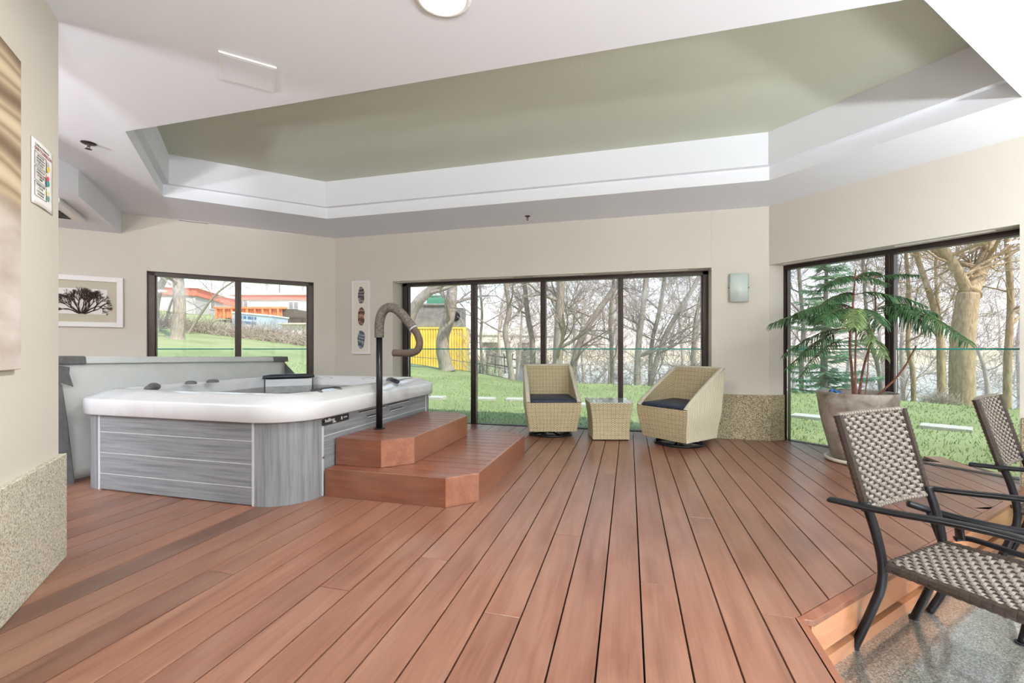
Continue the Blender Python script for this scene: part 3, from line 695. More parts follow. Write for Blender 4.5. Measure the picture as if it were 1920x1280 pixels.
# ------------------------------------------------------------------ handrail
hr = empty('tub_handrail', (-1.905, 3.11, .371), 0, 'black hooked handrail with foam grip standing on the upper step', 'handrail')
hinv = Matrix.Translation(-hr.location)
def hb_(mb, name, mat, **k):
    mb.v = [tuple(hinv @ Vector(p)) for p in mb.v]; return mb.build(name, mat, hr, **k)
def sm(pts, it=2):
    for _ in range(it):
        o = [pts[0]]
        for a, b in zip(pts[:-1], pts[1:]): o += [a.lerp(b, .25), a.lerp(b, .75)]
        pts = o + [pts[-1]]
    return pts
hx = lambda *pp: [Vector((x, 3.11, z)) for x, z in pp]
post = hx((-1.905, .372), (-1.905, 1.10)); mb = MB(); mb.tube(post, .0245, 16); hb_(mb, 'post', M['blackmetal'], smooth_=True)
mb = MB(); mb.lathe([(.045, .371), (.045, .377), (.03, .379)], 20, c=(-1.905, 3.11, 0)); hb_(mb, 'base_flange', M['blackmetal'])
g1 = sm(hx((-1.905, 1.09), (-1.905, 1.21), (-1.885, 1.285), (-1.84, 1.325), (-1.785, 1.325), (-1.73, 1.295), (-1.67, 1.23), (-1.61, 1.160))); mb = MB(); mb.tube(g1, .036, 18); hb_(mb, 'foam_grip', M['foam'], smooth_=True)
g2 = sm(hx((-1.615, 1.166), (-1.575, 1.115), (-1.553, 1.05), (-1.565, 1.00), (-1.60, .972), (-1.66, .966), (-1.78, .970))); mb = MB(); mb.tube(g2, .0275, 16); hb_(mb, 'grip_end', M['foam2'], smooth_=True)
mb = MB(); mb.tube([g1[-2].lerp(g1[-1], .9), g1[-1] + (g1[-1] - g1[-2]).normalized() * .006], .0375, 18); hb_(mb, 'collar', M['cabtrim'], smooth_=True)

# ------------------------------------------------------------------ rattan swivel chairs
def rattan_chair(loc, rz, label):
    """local +y is the facing direction"""
    w = empty('swivel_armchair', loc, rz, label, 'armchair', 'cream rattan swivel armchairs')
    z0, zf, zb_ = .072, .400, .795
    def hw(z): return .268 + .038 * smooth((z - z0) / .30) - .006 * max(0, z - .45)
    def yf(z): return .262 + .045 * math.sin(min(1, (z - z0) / (zf - z0)) * PI / 2)
    def yb(z): return -.262 - .10 * smooth((z - z0) / .9) 
    def ztop_(t_): return zf + (zb_ - zf) * (t_ ** .92)
    mb = MB()
    mb.grid(lambda u, v: (lambda z: (-hw(z) + 2 * hw(z) * u, yf(z) + .006 * math.sin(PI * u), z))(z0 + (zf - z0) * v), 10, 8, lambda u, v: (u * .6, v * .34))
    mb.grid(lambda u, v: (lambda z: (hw(z) - 2 * hw(z) * u, yb(z), z))(z0 + (zb_ - z0) * v), 10, 10, lambda u, v: (u * .6, v * .74))
    mb.quad((-.268, .262, z0), (-.268, -.262, z0), (.268, -.262, z0), (.268, .262, z0), [(0, 0), (0, .5), (.5, .5), (.5, 0)])
    mb.cm = 1
    for s_ in (-1, 1):
        def side(u, v, s_=s_):
            zt = ztop_(u); z = z0 + (zt - z0) * v; y = yf(min(z, zf)) * (1 - u) + yb(z) * u
            return (s_ * hw(z), y, z)
        mb.grid(side, 12, 10, lambda u, v: (v * .5 * (1 + u), u * .66), flip=(s_ < 0))
    mb.cm = 0
    th = .042
    def yin(z): return yb(z) + th
    mb.grid(lambda u, v: (lambda z: (-(hw(z) - th) + 2 * (hw(z) - th) * u, yin(z), z))(.34 + (zb_ - .34) * v), 10, 8, lambda u, v: (u * .55, v * .46))
    for s_ in (-1, 1):
        def sin_(u, v, s_=s_):
            zt = ztop_(u); zl = .34; z = zl + (zt - zl) * v; y = (yf(zf) - .0) * (1 - u) + yin(z) * u
            return (s_ * (hw(z) - th), y, z)
        mb.grid(sin_, 12, 6, lambda u, v: (u * .62, v * .4), flip=(s_ > 0))
    mb.quad((-.26, yf(zf) - .005, .385), (.26, yf(zf) - .005, .385), (.26, -.28, .36), (-.26, -.28, .36), [(0, 0), (.5, 0), (.5, .5), (0, .5)])
    body = mb.build('woven_body', [M['rattan'], M['rattanv']], w, True)
    # wrapped rim
    mb = MB(); path = []
    for i in range(13): u = i / 12; z = ztop_(u); path.append(Vector((-(hw(z) - th / 2), yf(zf) * (1 - u) + (yb(z) + th / 2) * u, z)))
    back = [Vector((-(hw(zb_) - th / 2) + 2 * (hw(zb_) - th / 2) * k / 8, yb(zb_) + th / 2, zb_ + .002)) for k in range(1, 8)]
    full = path + back + [Vector((-p.x, p.y, p.z)) for p in path[::-1]]
    rings = []; L_ = 0; us = []
    for i, p in enumerate(full):
        tt = (full[min(i + 1, len(full) - 1)] - full[max(i - 1, 0)]).normalized(); a = tt.cross(Vector((0, 0, 1))).normalized(); b = a.cross(tt)
        if i: L_ += (p - full[i - 1]).length
        us.append(L_); rings.append([p + a * (.0255 * math.cos(2 * PI * k / 10)) + b * (.014 * math.sin(2 * PI * k / 10)) for k in range(10)])
    ids = [[mb.addv(q) for q in r_] for r_ in rings]
    for i in range(len(ids) - 1):
        for k in range(10):
            k2 = (k + 1) % 10; mb.face((ids[i][k], ids[i][k2], ids[i + 1][k2], ids[i + 1][k]), [(k * .015, us[i]), (k * .015 + .015, us[i]), (k * .015 + .015, us[i + 1]), (k * .015, us[i + 1])])
    mb.build('wrapped_rim', M['rattanrim'], w, True)
    # cushion
    mb = MB(); rings = []
    for ins, z in ((.03, .388), (.006, .394), (0, .41), (.0, .425), (.012, .437), (.05, .443), (.2, .446)):
        rings.append([(x, y, z + .003 * math.sin(9 * x + 5 * y) + .012 * (-y)) for x, y in rrect(-.262 + ins, .262 - ins, -.27 + ins, .295 - ins, max(.01, .03 - ins / 3), 4)])
    mb.loft(rings); mb.build('seat_cushion', M['navy'], w, True)
    # swivel base
    b = MB(); b.lathe([(.06, .05), (.06, .072), (.16, .072), (.16, .058), (.05, .045)], 20, cap0=False, cap1=False); b.tube([(0, 0, .012), (0, 0, .07)], .03, 12); base = b.build('swivel_base', M['blackmetal'], w)
    b = MB(); ring = [Vector((.245 * math.cos(2 * PI * k / 36), .245 * math.sin(2 * PI * k / 36), .013)) for k in range(37)]; b.tube(ring, .0125, 8); b.build('floor_ring', M['blackmetal'], base, True)
    for a_ in (.4, .4 + PI / 2):
        b = MB(); b.tube([(.24 * math.cos(a_), .24 * math.sin(a_), .016), (0, 0, .03), (-.24 * math.cos(a_), -.24 * math.sin(a_), .016)], .011, 8); b.build('cross_bar', M['blackmetal'], base)
    return w
def yaw(ang_from_depth):    # facing angle clockwise from the viewing axis -> rotation of local +y
    return -(math.radians(ang_from_depth) - TH)
x, y = cam2w(.455, 5.235); rattan_chair((x, y, 0), yaw(178), 'cream rattan swivel armchair nearest the hot tub steps, seen from the front')
x, y = cam2w(1.775, 4.70); rattan_chair((x, y, 0), yaw(236), 'cream rattan swivel armchair turned sideways beside the brown stone pillar')
# side table
x, y = cam2w(1.09, 5.03)
tbl = empty('side_table', (x, y, 0), yaw(182), 'small square cream rattan side table with a glass top between two armchairs', 'side table')
mb = MB()
def tw(v): return .200 + .034 * v ** 2.2 - .004 * math.sin(PI * v)
for q in range(4):
    R_ = Matrix.Rotation(q * PI / 2, 4, 'Z')
    mb.grid(lambda u, v: R_ @ Vector((-tw(v) + 2 * tw(v) * u, tw(v), .012 + .40 * v)), 8, 10, lambda u, v: (u * .42, v * .40), flip=False)
mb.face([mb.addv((x_, y_, .412)) for x_, y_ in ((-.234, -.234), (.234, -.234), (.234, .234), (-.234, .234))], [(0, 0), (.4, 0), (.4, .4), (0, .4)])
mb.build('woven_body', M['rattan'], tbl, True)
mb = MB(); mb.prism(rrect(-.238, .238, -.238, .238, .035, 5), .414, .420); t = plain('table_glass', srgb(190, 205, 208), 0.04); t.node_tree.nodes['Principled BSDF'].inputs['Coat Weight'].default_value = 1; mb.build('glass_top', t, tbl)
for sx in (-1, 1):
    for sy in (-1, 1): mb = MB(); mb.box((sx * .17 - .015, sy * .17 - .015, 0), (sx * .17 + .015, sy * .17 + .015, .02)); mb.build('foot', M['black'], tbl)

# ------------------------------------------------------------------ woven dining chairs
def weave(mb, fn, W_, H_, nr, nc, amp=.0042, wr=.90, wc=.5, th=.0022):
    """fn(u,v)->(point, normal, du, dv) with u,v in metres"""
    pr_, pc_ = H_ / nr, W_ / nc
    for j in range(nr):
        v = (j + .5) * pr_; rings = []
        for k in range(nc * 2 + 1):
            u = k * pc_ / 2; s_ = 0 if k % 2 == 0 else (1 if ((k // 2) + j) % 2 == 0 else -1)
            p, nn_, du, dv = fn(u, v); c = p + nn_ * (amp * s_); h = dv * (pr_ * wr / 2)
            rings.append([c - h + nn_ * th * .2, c + nn_ * th, c + h + nn_ * th * .2, c + h - nn_ * th, c - h - nn_ * th])
        mb.loft(rings)
    mb.cm = 1
    for k in range(nc):
        u = (k + .5) * pc_; rings = []
        for j in range(nr * 2 + 1):
            v = j * pr_ / 2; s_ = 0 if j % 2 == 0 else (-1 if (k + (j // 2)) % 2 == 0 else 1)
            p, nn_, du, dv = fn(u, v); c = p + nn_ * (amp * s_); h = du * (pc_ * wc / 2)
            rings.append([c - h + nn_ * th, c + h + nn_ * th, c + h - nn_ * th, c - h - nn_ * th])
        mb.loft(rings)
def wrap(mb, pts, r, nb):
    """strap-wrapped bar: small overlapping bands"""
    for a, b in zip(pts[:-1], pts[1:]):
        for i in range(nb):
            p = a.lerp(b, i / nb); q = a.lerp(b, (i + 1.05) / nb); mb.tube([p, q], [r * .92, r * 1.14], 8)
def dining_chair(loc, rz, label):
    w = empty('dining_chair', loc, rz, label, 'dining chair', 'woven strap dining chairs')
    def bar(name, pts, r, flat=None, it=2, par=None, mat='blackmetal'):
        mb = MB(); mb.tube(sm([Vector(p) for p in pts], it), r, 10, flat=flat); return mb.build(name, M[mat], par or w, True)
    for s_ in (-1, 1):
        bar('rear_leg', [(s_ * .238, -.035, 0), (s_ * .238, .02, .16), (s_ * .236, .075, .34), (s_ * .242, .05, .50), (s_ * .246, .012, .62)], .0165, (1, 1.15))
        bar('front_leg', [(s_ * .270, .545, 0), (s_ * .272, .50, .30), (s_ * .286, .475, .63)], .0155)
        bar('armrest', [(s_ * .272, -.105, .600), (s_ * .276, .08, .612), (s_ * .292, .32, .648), (s_ * .300, .50, .655), (s_ * .298, .56, .635)], .0195, (1.4, .62))
        for gx, gy in ((.238, -.035), (.270, .545)): mb = MB(); mb.lathe([(.019, 0), (.019, .012), (.016, .014)], 12, c=(s_ * gx, gy, 0)); mb.build('foot_glide', M['black'], w)
        mb = MB(); mb.tube([(s_ * .215, .075, .372), (s_ * .245, .07, .372)], .014, 10); mb.build('bolt_spacer', M['black'], w)
    # back: leaning woven panel
    B0, B1 = Vector((0, .012, .585)), Vector((0, -.085, .958)); dv = (B1 - B0).normalized(); H_ = (B1 - B0).length
    nn_ = Vector((0, dv.z, -dv.y)); Wd = .485
    def fb(u, v):
        cu = (u / Wd - .5); k = 1 + .05 * v / H_
        p = Vector((cu * Wd * k, 0, 0)) + B0 + dv * v + Vector((0, -.018 * (1 - 4 * cu * cu), 0)); return p, nn_, Vector((1, 0, 0)), dv
    mb = MB(); weave(mb, fb, Wd, H_, 23, 15); back = mb.build('woven_back', [M['strap'], M['strapv']], w)
    for s_ in (-1, 1): mb = MB(); wrap(mb, [Vector((s_ * Wd / 2, 0, 0)) + B0, Vector((s_ * Wd / 2 * 1.05, 0, 0)) + B1], .017, 20); mb.build('wrapped_side_rail', M['strapd'], back)
    for z_, k in ((B0, 1.0), (B1, 1.05)):
        mb = MB()
        q = [z_ + Vector((Wd * k * (i / 8 - .5), -.018 * (1 - 4 * (i / 8 - .5) ** 2), 0)) for i in range(9)]; wrap(mb, q, .010, 3); mb.build('wrapped_cross_rail', M['strap'], back)
    # seat
    Y0, Y1 = .07, .545
    def fs(u, v):
        y_ = Y0 + v; t_ = v / (Y1 - Y0); hwid = .228 + .030 * t_; cu = u / .42 - .5
        z_ = .392 + .010 * t_ - .022 * (1 - 4 * cu * cu) * math.sin(PI * t_) - (.02 * smooth((t_ - .85) / .15))
        return Vector((cu * 2 * hwid, y_, z_)), Vector((0, 0, 1)), Vector((1, 0, 0)), Vector((0, 1, 0))
    mb = MB(); weave(mb, fs, .42, Y1 - Y0, 27, 15); seat = mb.build('woven_seat', [M['strap'], M['strapv']], w)
    for s_ in (-1, 1): mb = MB(); wrap(mb, [Vector((s_ * .230, Y0, .386)), Vector((s_ * .260, Y1 - .02, .396))], .019, 16); mb.build('wrapped_seat_rail', M['strapd'], seat)
    mb = MB(); wrap(mb, [Vector((-.23, Y0, .388)), Vector((.23, Y0, .388))], .010, 15); mb.build('wrapped_end_rail', M['strapd'], seat); mb = MB(); wrap(mb, [Vector((-.26, Y1 - .01, .38)), Vector((.26, Y1 - .01, .38))], .017, 18); mb.build('wrapped_end_rail', M['strapd'], seat)
    return w
x, y = cam2w(1.648, 1.905); dining_chair((x, y, -.24), yaw(155), 'taupe woven strap dining chair in the right foreground below the deck edge')
x, y = cam2w(2.83, 2.52); dining_chair((x, y, -.24), yaw(147), 'taupe woven strap dining chair cut off by the right edge, farther back')
# third seat: only its black arm, post and rail reach the picture
lc = empty('garden_chair', (*cam2w(1.9, 2.12), -.24), 0, 'low black metal garden chair behind the foreground dining chair, only arm and frame showing', 'garden chair')
linv = Matrix.Translation(-lc.location)
def lb(name, pts, r, flat=None, it=2):
    mb = MB(); mb.tube(sm([linv @ Vector(p) for p in pts], it), r, 10, flat=flat); return mb.build(name, M['blackmetal'], lc, True)
lb('armrest', [PD(1702, 943, 2.20), PD(1745, 957, 2.16), PD(1820, 978, 2.04), PD(1925, 1000, 1.92), PD(2100, 1015, 1.75)], .021, (1.15, .8))
lb('arm_post', [PD(1797, 972, 2.10), PD(1800, 1008, 2.10)], .017, (1.5, .8), 0)
lb('seat_rail', [PD(1790, 1010, 2.14), PD(1815, 1008, 2.12), PD(1865, 1024, 2.02), PD(1925, 1044, 1.93), PD(2100, 1085, 1.75)], .015, (1.2, .8))
lb('rear_leg', [PD(1744, 960, 2.14), PD(1764, 1010, 2.14), PD(1782, 1060, 2.12), PD(1772, 1105, 2.10), PD(1742, 1147, 2.085)], .016)
xf, yf_ = PZ(1916, 1206, -.238); lb('front_leg', [Vector((xf, yf_, -.238)), PD(1945, 1100, 1.90), PD(1960, 1010, 1.86)], .015)
mb = MB(); mb.lathe([(.022, 0), (.022, .006)], 16, c=tuple(linv @ Vector((xf, yf_, -.239)))); mb.build('foot_glide', M['black'], lc)

# ------------------------------------------------------------------ potted plant
pc_, pd_ = 3.06, 3.93
px_, py_ = cam2w(pc_, pd_)
pp = empty('potted_norfolk_pine', (px_, py_, 0), 0, 'tall feathery Norfolk pine in a round weathered concrete pot by the window', 'potted plant')
mb = MB(); mb.lathe([(.205, 0.0), (.235, .012), (.24, .035), (.222, .037), (.20, .02)], 40, cap1=True); mb.build('saucer', M['conc'], pp, True)
mb = MB(); prof = [(.175, .022), (.19, .05), (.215, .16), (.25, .30), (.278, .44), (.292, .56), (.298, .60), (.296, .617), (.285, .622), (.272, .615), (.262, .57), (.25, .54)]
mb.lathe(prof, 48, cap1=False); mb.build('pot', M['pot'], pp, True)
mb = MB(); mb.lathe([(.258, .562), (.18, .568), (.08, .575), (.005, .578)], 32, cap0=False); mb.build('soil', M['soil'], pp)
rp_ = random.Random(11)
stem_tops = {}
def stem(pts, r0, r1, name='stem'):
    pts = sm([Vector(p) for p in pts], 2); mb = MB(); m_ = len(pts)
    mb.tube(pts, [r0 + (r1 - r0) * i / (m_ - 1) for i in range(m_)], 8); mb.build(name, M['stem'], pp, True); return pts
def L(px, py, d): return PD(px, py, d) - pp.location
s1 = stem([L(1600, 738, 3.93), L(1597, 690, 3.93), L(1592, 640, 3.94), L(1598, 590, 3.95), L(1603, 520, 3.95), L(1605, 505, 3.95)], .013, .005)
s2 = stem([L(1605, 740, 3.88), L(1603, 680, 3.90), L(1606, 620, 3.92), L(1600, 575, 3.93)], .010, .005)
s3 = stem([L(1611, 740, 3.97), L(1618, 690, 3.96), L(1634, 640, 3.94), L(1643, 590, 3.92), L(1640, 540, 3.92), L(1640, 515, 3.92)], .012, .004)
s4 = stem([L(1622, 742, 3.85), L(1627, 700, 3.88), L(1628, 660, 3.90), L(1640, 620, 3.9)], .006, .003)
s5 = stem([L(1645, 742, 3.80), L(1690, 700, 3.68), L(1718, 648, 3.58)], .010, .005)
def frond(a, b, sag, lift, dens, ln, pale=False, seed=0, pl0=.12):
    """one drooping branch with its combs of needles: axis a->b"""
    rr = random.Random(seed); a, b = Vector(a), Vector(b); L_ = (b - a).length; n_ = max(6, int(L_ * dens)); side = (b - a).cross(Vector((0, 0, 1))).normalized()
    pts = []
    for i in range(n_ + 1):
        t_ = i / n_; p = a.lerp(b, t_) + Vector((0, 0, lift * math.sin(PI * min(1, t_ * 1.0)) - sag * t_ * t_ + sag * t_)); pts.append(p)
    mb = MB(); mb.cm = 1; mb.tube(pts[::2] + ([pts[-1]] if n_ % 2 else []), [.0045 * (1 - .7 * i / (len(pts) / 2)) for i in range(len(pts[::2]) + (n_ % 2))], 5); mb.cm = 0
    for i in range(int(n_ * pl0), n_ + 1):
        t_ = i / n_; l_ = ln * (.55 + .75 * math.sin(PI * min(1, .12 + t_ * .86))) * rr.uniform(.8, 1.15); tang = (pts[min(i + 1, n_)] - pts[max(0, i - 1)]).normalized()
        for s_ in (-1, 1):
            dr = (side * s_ * rr.uniform(.5, .9) + tang * rr.uniform(.45, .8) + Vector((0, 0, rr.uniform(-.35, .1)))).normalized()
            p0 = pts[i]; seg = [p0]; dd = dr.copy()
            for q in range(4):
                seg.append(seg[-1] + dd * (l_ / 4)); dd = (dd + Vector((0, 0, -.42))).normalized()
            mb.tube(seg, [.0028, .0036, .0034, .0026, .0009], 4, caps=False, flat=(1.25, .8))
    return mb.build('branch', [M['needle2'] if pale else M['needle'], M['stem']], pp)
C0 = lambda px, py, d=3.93: L(px, py, d)
def gl(px, py, inset_=.10):        # point just inside the window glass
    return PV(px, py, (R2, R2), KR + .17 - inset_) - pp.location
FR = [
 (C0(1603, 525), C0(1538, 541, 4.0), .05, .03, 95, .10, 0), (C0(1603, 522), C0(1560, 532, 3.65), .03, .03, 95, .09, 0), (C0(1604, 520), C0(1645, 512, 4.05), .02, .02, 90, .09, 0),
 (C0(1640, 520), gl(1722, 516, .02), .02, .01, 80, .06, 0), (C0(1604, 522), C0(1660, 530, 3.7), .02, .02, 90, .09, 0), (C0(1602, 528), C0(1590, 520, 4.2), .02, .02, 80, .08, 0),
 (C0(1600, 555), C0(1536, 577, 3.75), .04, .04, 85, .09, 0), (C0(1604, 552), C0(1680, 560, 3.75), .03, .03, 85, .10, 0), (C0(1640, 550), gl(1735, 573), .02, .02, 75, .09, 0), (C0(1603, 552), C0(1570, 560, 4.2), .03, .03, 80, .08, 0),
 (C0(1600, 585), C0(1447, 607, 4.05), .05, .05, 105, .14, 0), (C0(1600, 580), C0(1495, 588, 3.75), .06, .04, 105, .14, 0), (C0(1601, 582), C0(1540, 600, 3.45), .06, .03, 105, .14, 0), (C0(1602, 580), C0(1600, 612, 3.30), .06, .04, 95, .13, 1),
 (C0(1603, 582), C0(1655, 610, 3.35), .05, .04, 95, .12, 0), (C0(1640, 582), C0(1752, 588, 3.45), .05, .04, 95, .13, 0), (C0(1641, 585), C0(1745, 620, 3.40), .05, .05, 85, .13, 0), (C0(1640, 580), gl(1715, 577), .04, .03, 85, .12, 0),
 (C0(1600, 585), C0(1520, 600, 4.25), .05, .03, 85, .11, 0), (C0(1602, 583), C0(1560, 575, 4.3), .05, .03, 85, .11, 0),
 (C0(1643, 590), PD(1815, 642, 3.02) - pp.location, .06, .10, 85, .12, 0),
 (C0(1597, 608), C0(1478, 690, 3.85), .08, .03, 70, .11, 0), (C0(1597, 615), C0(1470, 665, 4.0), .06, .05, 60, .09, 0), (C0(1596, 632), C0(1500, 708, 3.7), .06, .06, 45, .08, 0), (C0(1628, 640), C0(1660, 672, 3.55), .04, .05, 75, .09, 1), (C0(1604, 600), C0(1632, 640, 3.4), .04, .04, 75, .10, 1)]
for i, (a, b, sg, lf, dn, ln, pale) in enumerate(FR): frond(a, b, sg, lf, dn, ln, bool(pale), i, .30 if (b - a).length > .5 else .15)
mb = MB(); q = L(1566, 729, 4.08); mb.grid(lambda u, v: q + Vector((.08 * (u - .5), .06 * (v - .5), .012 * math.sin(6 * u) + .02 * math.sin(PI * v) - .03)), 6, 6)
tag(mb.build('blue_cloth', plain('blue_cloth', srgb(60, 120, 190), .8), solid=.004, loc=tuple(pp.location)), 'small blue cloth lying inside the rear edge of the concrete pot', 'cloth')

# ------------------------------------------------------------------ things on the walls and the ceiling
def onwall(name, M4, label, cat, at_): 
    w = empty(name, (0, 0, 0), 0, label, cat); w.matrix_world = M4 @ Matrix.Translation(at_); return w
# sconce (half-round frosted shade)
fC = basis((0, YC, 0), (1, 0, 0), (0, 1, 0))
sc = empty('wall_sconce', (1.17, YC, 1.675), 0, 'half round frosted glass wall sconce above the brown stone pillar base', 'wall light')
mb = MB(); mb.grid(lambda u, v: (-.095 + .19 * u, -.062 * math.sin(PI * (.12 + .76 * u)) - .004, -.155 + .31 * v), 14, 1); mb.build('shade', M['sconce'], sc, True, solid=.006)
mb = MB(); mb.box((-.06, -.03, -.10), (.06, -.001, .10)); mb.build('back_plate', M['white'], sc, bevel=.003)
for s_ in (-1, 1):
    mb = MB(); mb.lathe([(.006, 0), (.006, .008), (.002, .01)], 10, M=basis((s_ * .095, -.028, 0), (0, 1, 0), (0, 0, 1), (s_, 0, 0))); mb.build('screw', M['blackmetal'], sc)
def frame(root, w_, h_, bw, dep, mat):
    mb = MB()
    for a, b, c, d in ((-w_ / 2, -w_ / 2 + bw, -h_ / 2, h_ / 2), (w_ / 2 - bw, w_ / 2, -h_ / 2, h_ / 2), (-w_ / 2 + bw, w_ / 2 - bw, h_ / 2 - bw, h_ / 2), (-w_ / 2 + bw, w_ / 2 - bw, -h_ / 2, -h_ / 2 + bw)): mb.box((a, -dep, c), (b, -.001, d))
    return mb.build('picture_frame', mat, root, bevel=.002)
# agate triptych
ag = empty('framed_agates', (-3.568, YC, 1.433), 0, 'tall narrow cream frame with three agate slices beside the large window', 'picture')
frame(ag, .285, 1.01, .028, .028, M['mat'] if False else M['white']); mb = MB(); mb.box((-.115, -.012, -.478), (.115, -.002, .478)); mb.build('backing', plain('cream_backing', srgb(226, 222, 208), .9), ag)
def mat_agate(nm, cs):
    t = NT(nm); v = t.obj(); wv = t.n('ShaderNodeTexWave', wave_type='RINGS'); t.lk(v, wv.inputs['Vector']); wv.inputs['Scale'].default_value = 5; wv.inputs['Distortion'].default_value = 14; wv.inputs['Detail'].default_value = 3
    t.lk(t.ramp(wv.outputs['Fac'], [(i / (len(cs) - 1), c) for i, c in enumerate(cs)]), t.b.inputs['Base Color']); t.set(Roughness=.2); return t.m
agm = [mat_agate('agate_grey', [srgb(40, 36, 34), srgb(96, 90, 88), srgb(60, 50, 46), srgb(160, 156, 152)]), mat_agate('agate_brown', [srgb(44, 26, 18), srgb(110, 72, 50), srgb(60, 38, 28), srgb(170, 130, 104)]), mat_agate('agate_blue', [srgb(46, 50, 58), srgb(110, 122, 138), srgb(70, 78, 90), srgb(160, 168, 176)])]
for i, (z_, a_, b_) in enumerate(((.305, .052, .115), (.015, .055, .125), (-.30, .058, .125))):
    mb = MB(); rr = random.Random(i); ph = [rr.uniform(0, 6) for _ in range(3)]
    pts = [( (a_ * (1 + .09 * math.sin(2 * t_ + ph[0]) + .06 * math.sin(5 * t_ + ph[1])) * (1 - (.25 * math.exp(-((math.sin(t_)) ** 2) * 9) if i == 1 else 0))) * math.cos(t_), b_ * (1 + .04 * math.sin(3 * t_ + ph[2])) * math.sin(t_)) for t_ in [2 * PI * k / 40 for k in range(40)]]
    mb.prism(pts, 0, .008, basis((0, -.012, z_), (1, 0, 0), (0, 0, 1), (0, -1, 0))); o = mb.build('agate_slice', agm[i], ag, bevel=.002); tag(o, ['grey banded agate slice', 'brown banded agate slice', 'blue grey agate slice'][i])
# coral art on the left wall
fl = basis((0, 0, 0), (R2, R2, 0), (-R2, R2, 0))
cw = Vector((-5.607, 3.774, 1.527)) ; W_ = .70
co = empty('framed_coral', tuple(cw - Vector((R2, R2, 0)) * (W_ / 2)), math.radians(45), 'wide cream frame holding dark branching coral on the far left wall', 'picture')
frame(co, W_, .565, .055, .035, M['white'])
mb = MB(); mb.box((-.30, -.010, -.235), (.30, -.002, .235)); mb.build('linen_mat', M['mat'], co)
mb = MB(); mb.box((-.21, -.013, -.14), (.21, -.010, .14)); mb.build('white_card', M['paper'], co)
cr_ = random.Random(5); mb = MB()
def coral(p, a, l_, r_, lv):
    q = p; pts = [Vector((q[0], -.022, q[1]))]
    for i in range(4): a += cr_.uniform(-.30, .30); q = (q[0] + math.cos(a) * l_ / 4, q[1] + math.sin(a) * l_ / 4); pts.append(Vector((q[0], -.022 + cr_.uniform(-.005, .005), q[1])))
    mb.tube(pts, [r_, r_ * .9, r_ * .85, r_ * .75, r_ * .65], 4)
    if lv > 0 and abs(q[0]) < .24 and -.17 < q[1] < .17:
        for k in range(3 if lv in (2, 4) else 2):
            na = a + cr_.uniform(-.75, .75); na = na * .85 + math.atan2(q[1] + .22, q[0]) * .15
            coral(q, na, l_ * cr_.uniform(.62, .85), r_ * .70, lv - 1)
for a in (12, 30, 45, 60, 75, 90, 105, 120, 135, 150, 168): coral((0.02 * math.cos(math.radians(a)), -.135), math.radians(a), .085, .0070, 5)
mb.build('coral_branches', plain('coral_brown', srgb(62, 46, 36), .8, nscale=20, namt=.3), co)
# big brown canvas print on the near left wall
nP = lambda px, py: PV(px, py, (R2, R2), KN)
pa, pb = nP(25, 112), nP(25, 692)
cvw = 1.1; cvz = (pa.z + pb.z) / 2; cvh = pa.z - pb.z
cn = empty('canvas_print', tuple(Vector((pa.x, pa.y, cvz)) + nd * (cvw / 2)), math.radians(-45), 'large brown and cream abstract swirl canvas cut off at the left edge', 'picture')
# local x = nd, local y = outward from the room => canvas face at +y toward the room
t = NT('brown_swirl_print'); v = t.obj(); sx = t.n('ShaderNodeSeparateXYZ'); t.lk(v, sx.inputs[0])
wv = t.n('ShaderNodeTexWave', wave_type='RINGS'); t.lk(v, wv.inputs['Vector']); wv.inputs['Scale'].default_value = 1.6; wv.inputs['Distortion'].default_value = 3.0; wv.inputs['Detail'].default_value = 1.0
up = t.ramp(wv.outputs['Fac'], [(0, srgb(120, 100, 78)), (.45, srgb(186, 168, 138)), (.75, srgb(150, 130, 104)), (1, srgb(206, 190, 160))])
dn = t.ramp(t.noise(v, 3, 3, scl=(1, 1, 3)), [(.3, srgb(176, 162, 150)), (.7, srgb(212, 204, 196))])
msk = t.math('GREATER_THAN', sx.outputs[2], 0.02); msk = t.math('MULTIPLY_ADD', sx.outputs[2], 9.0, 0.5); msk = t.math('MINIMUM', t.math('MAXIMUM', msk, 0.0), 1.0)
t.lk(t.mix(msk, dn, up), t.b.inputs['Base Color']); t.set(Roughness=.7); t.bump(t.noise(v, 300, 2), .1, .002)
mb = MB(); mb.box((-cvw / 2, .002, -cvh / 2), (cvw / 2, .022, cvh / 2)); mb.build('canvas', t.m, cn, bevel=.003)
# pool rules poster
A, B = nP(57, 250), nP(97, 290); Cc, Dd = nP(97, 397), nP(57, 378)
pw = (Vector((A.x, A.y)) - Vector((B.x, B.y))).length; z1_, z0_ = 1.888, 1.612; ph = z1_ - z0_
po = empty('rules_poster', (B.x, B.y, (z0_ + z1_) / 2), math.radians(-45), 'white pool rules poster with red heading and small coloured drawings', 'poster')
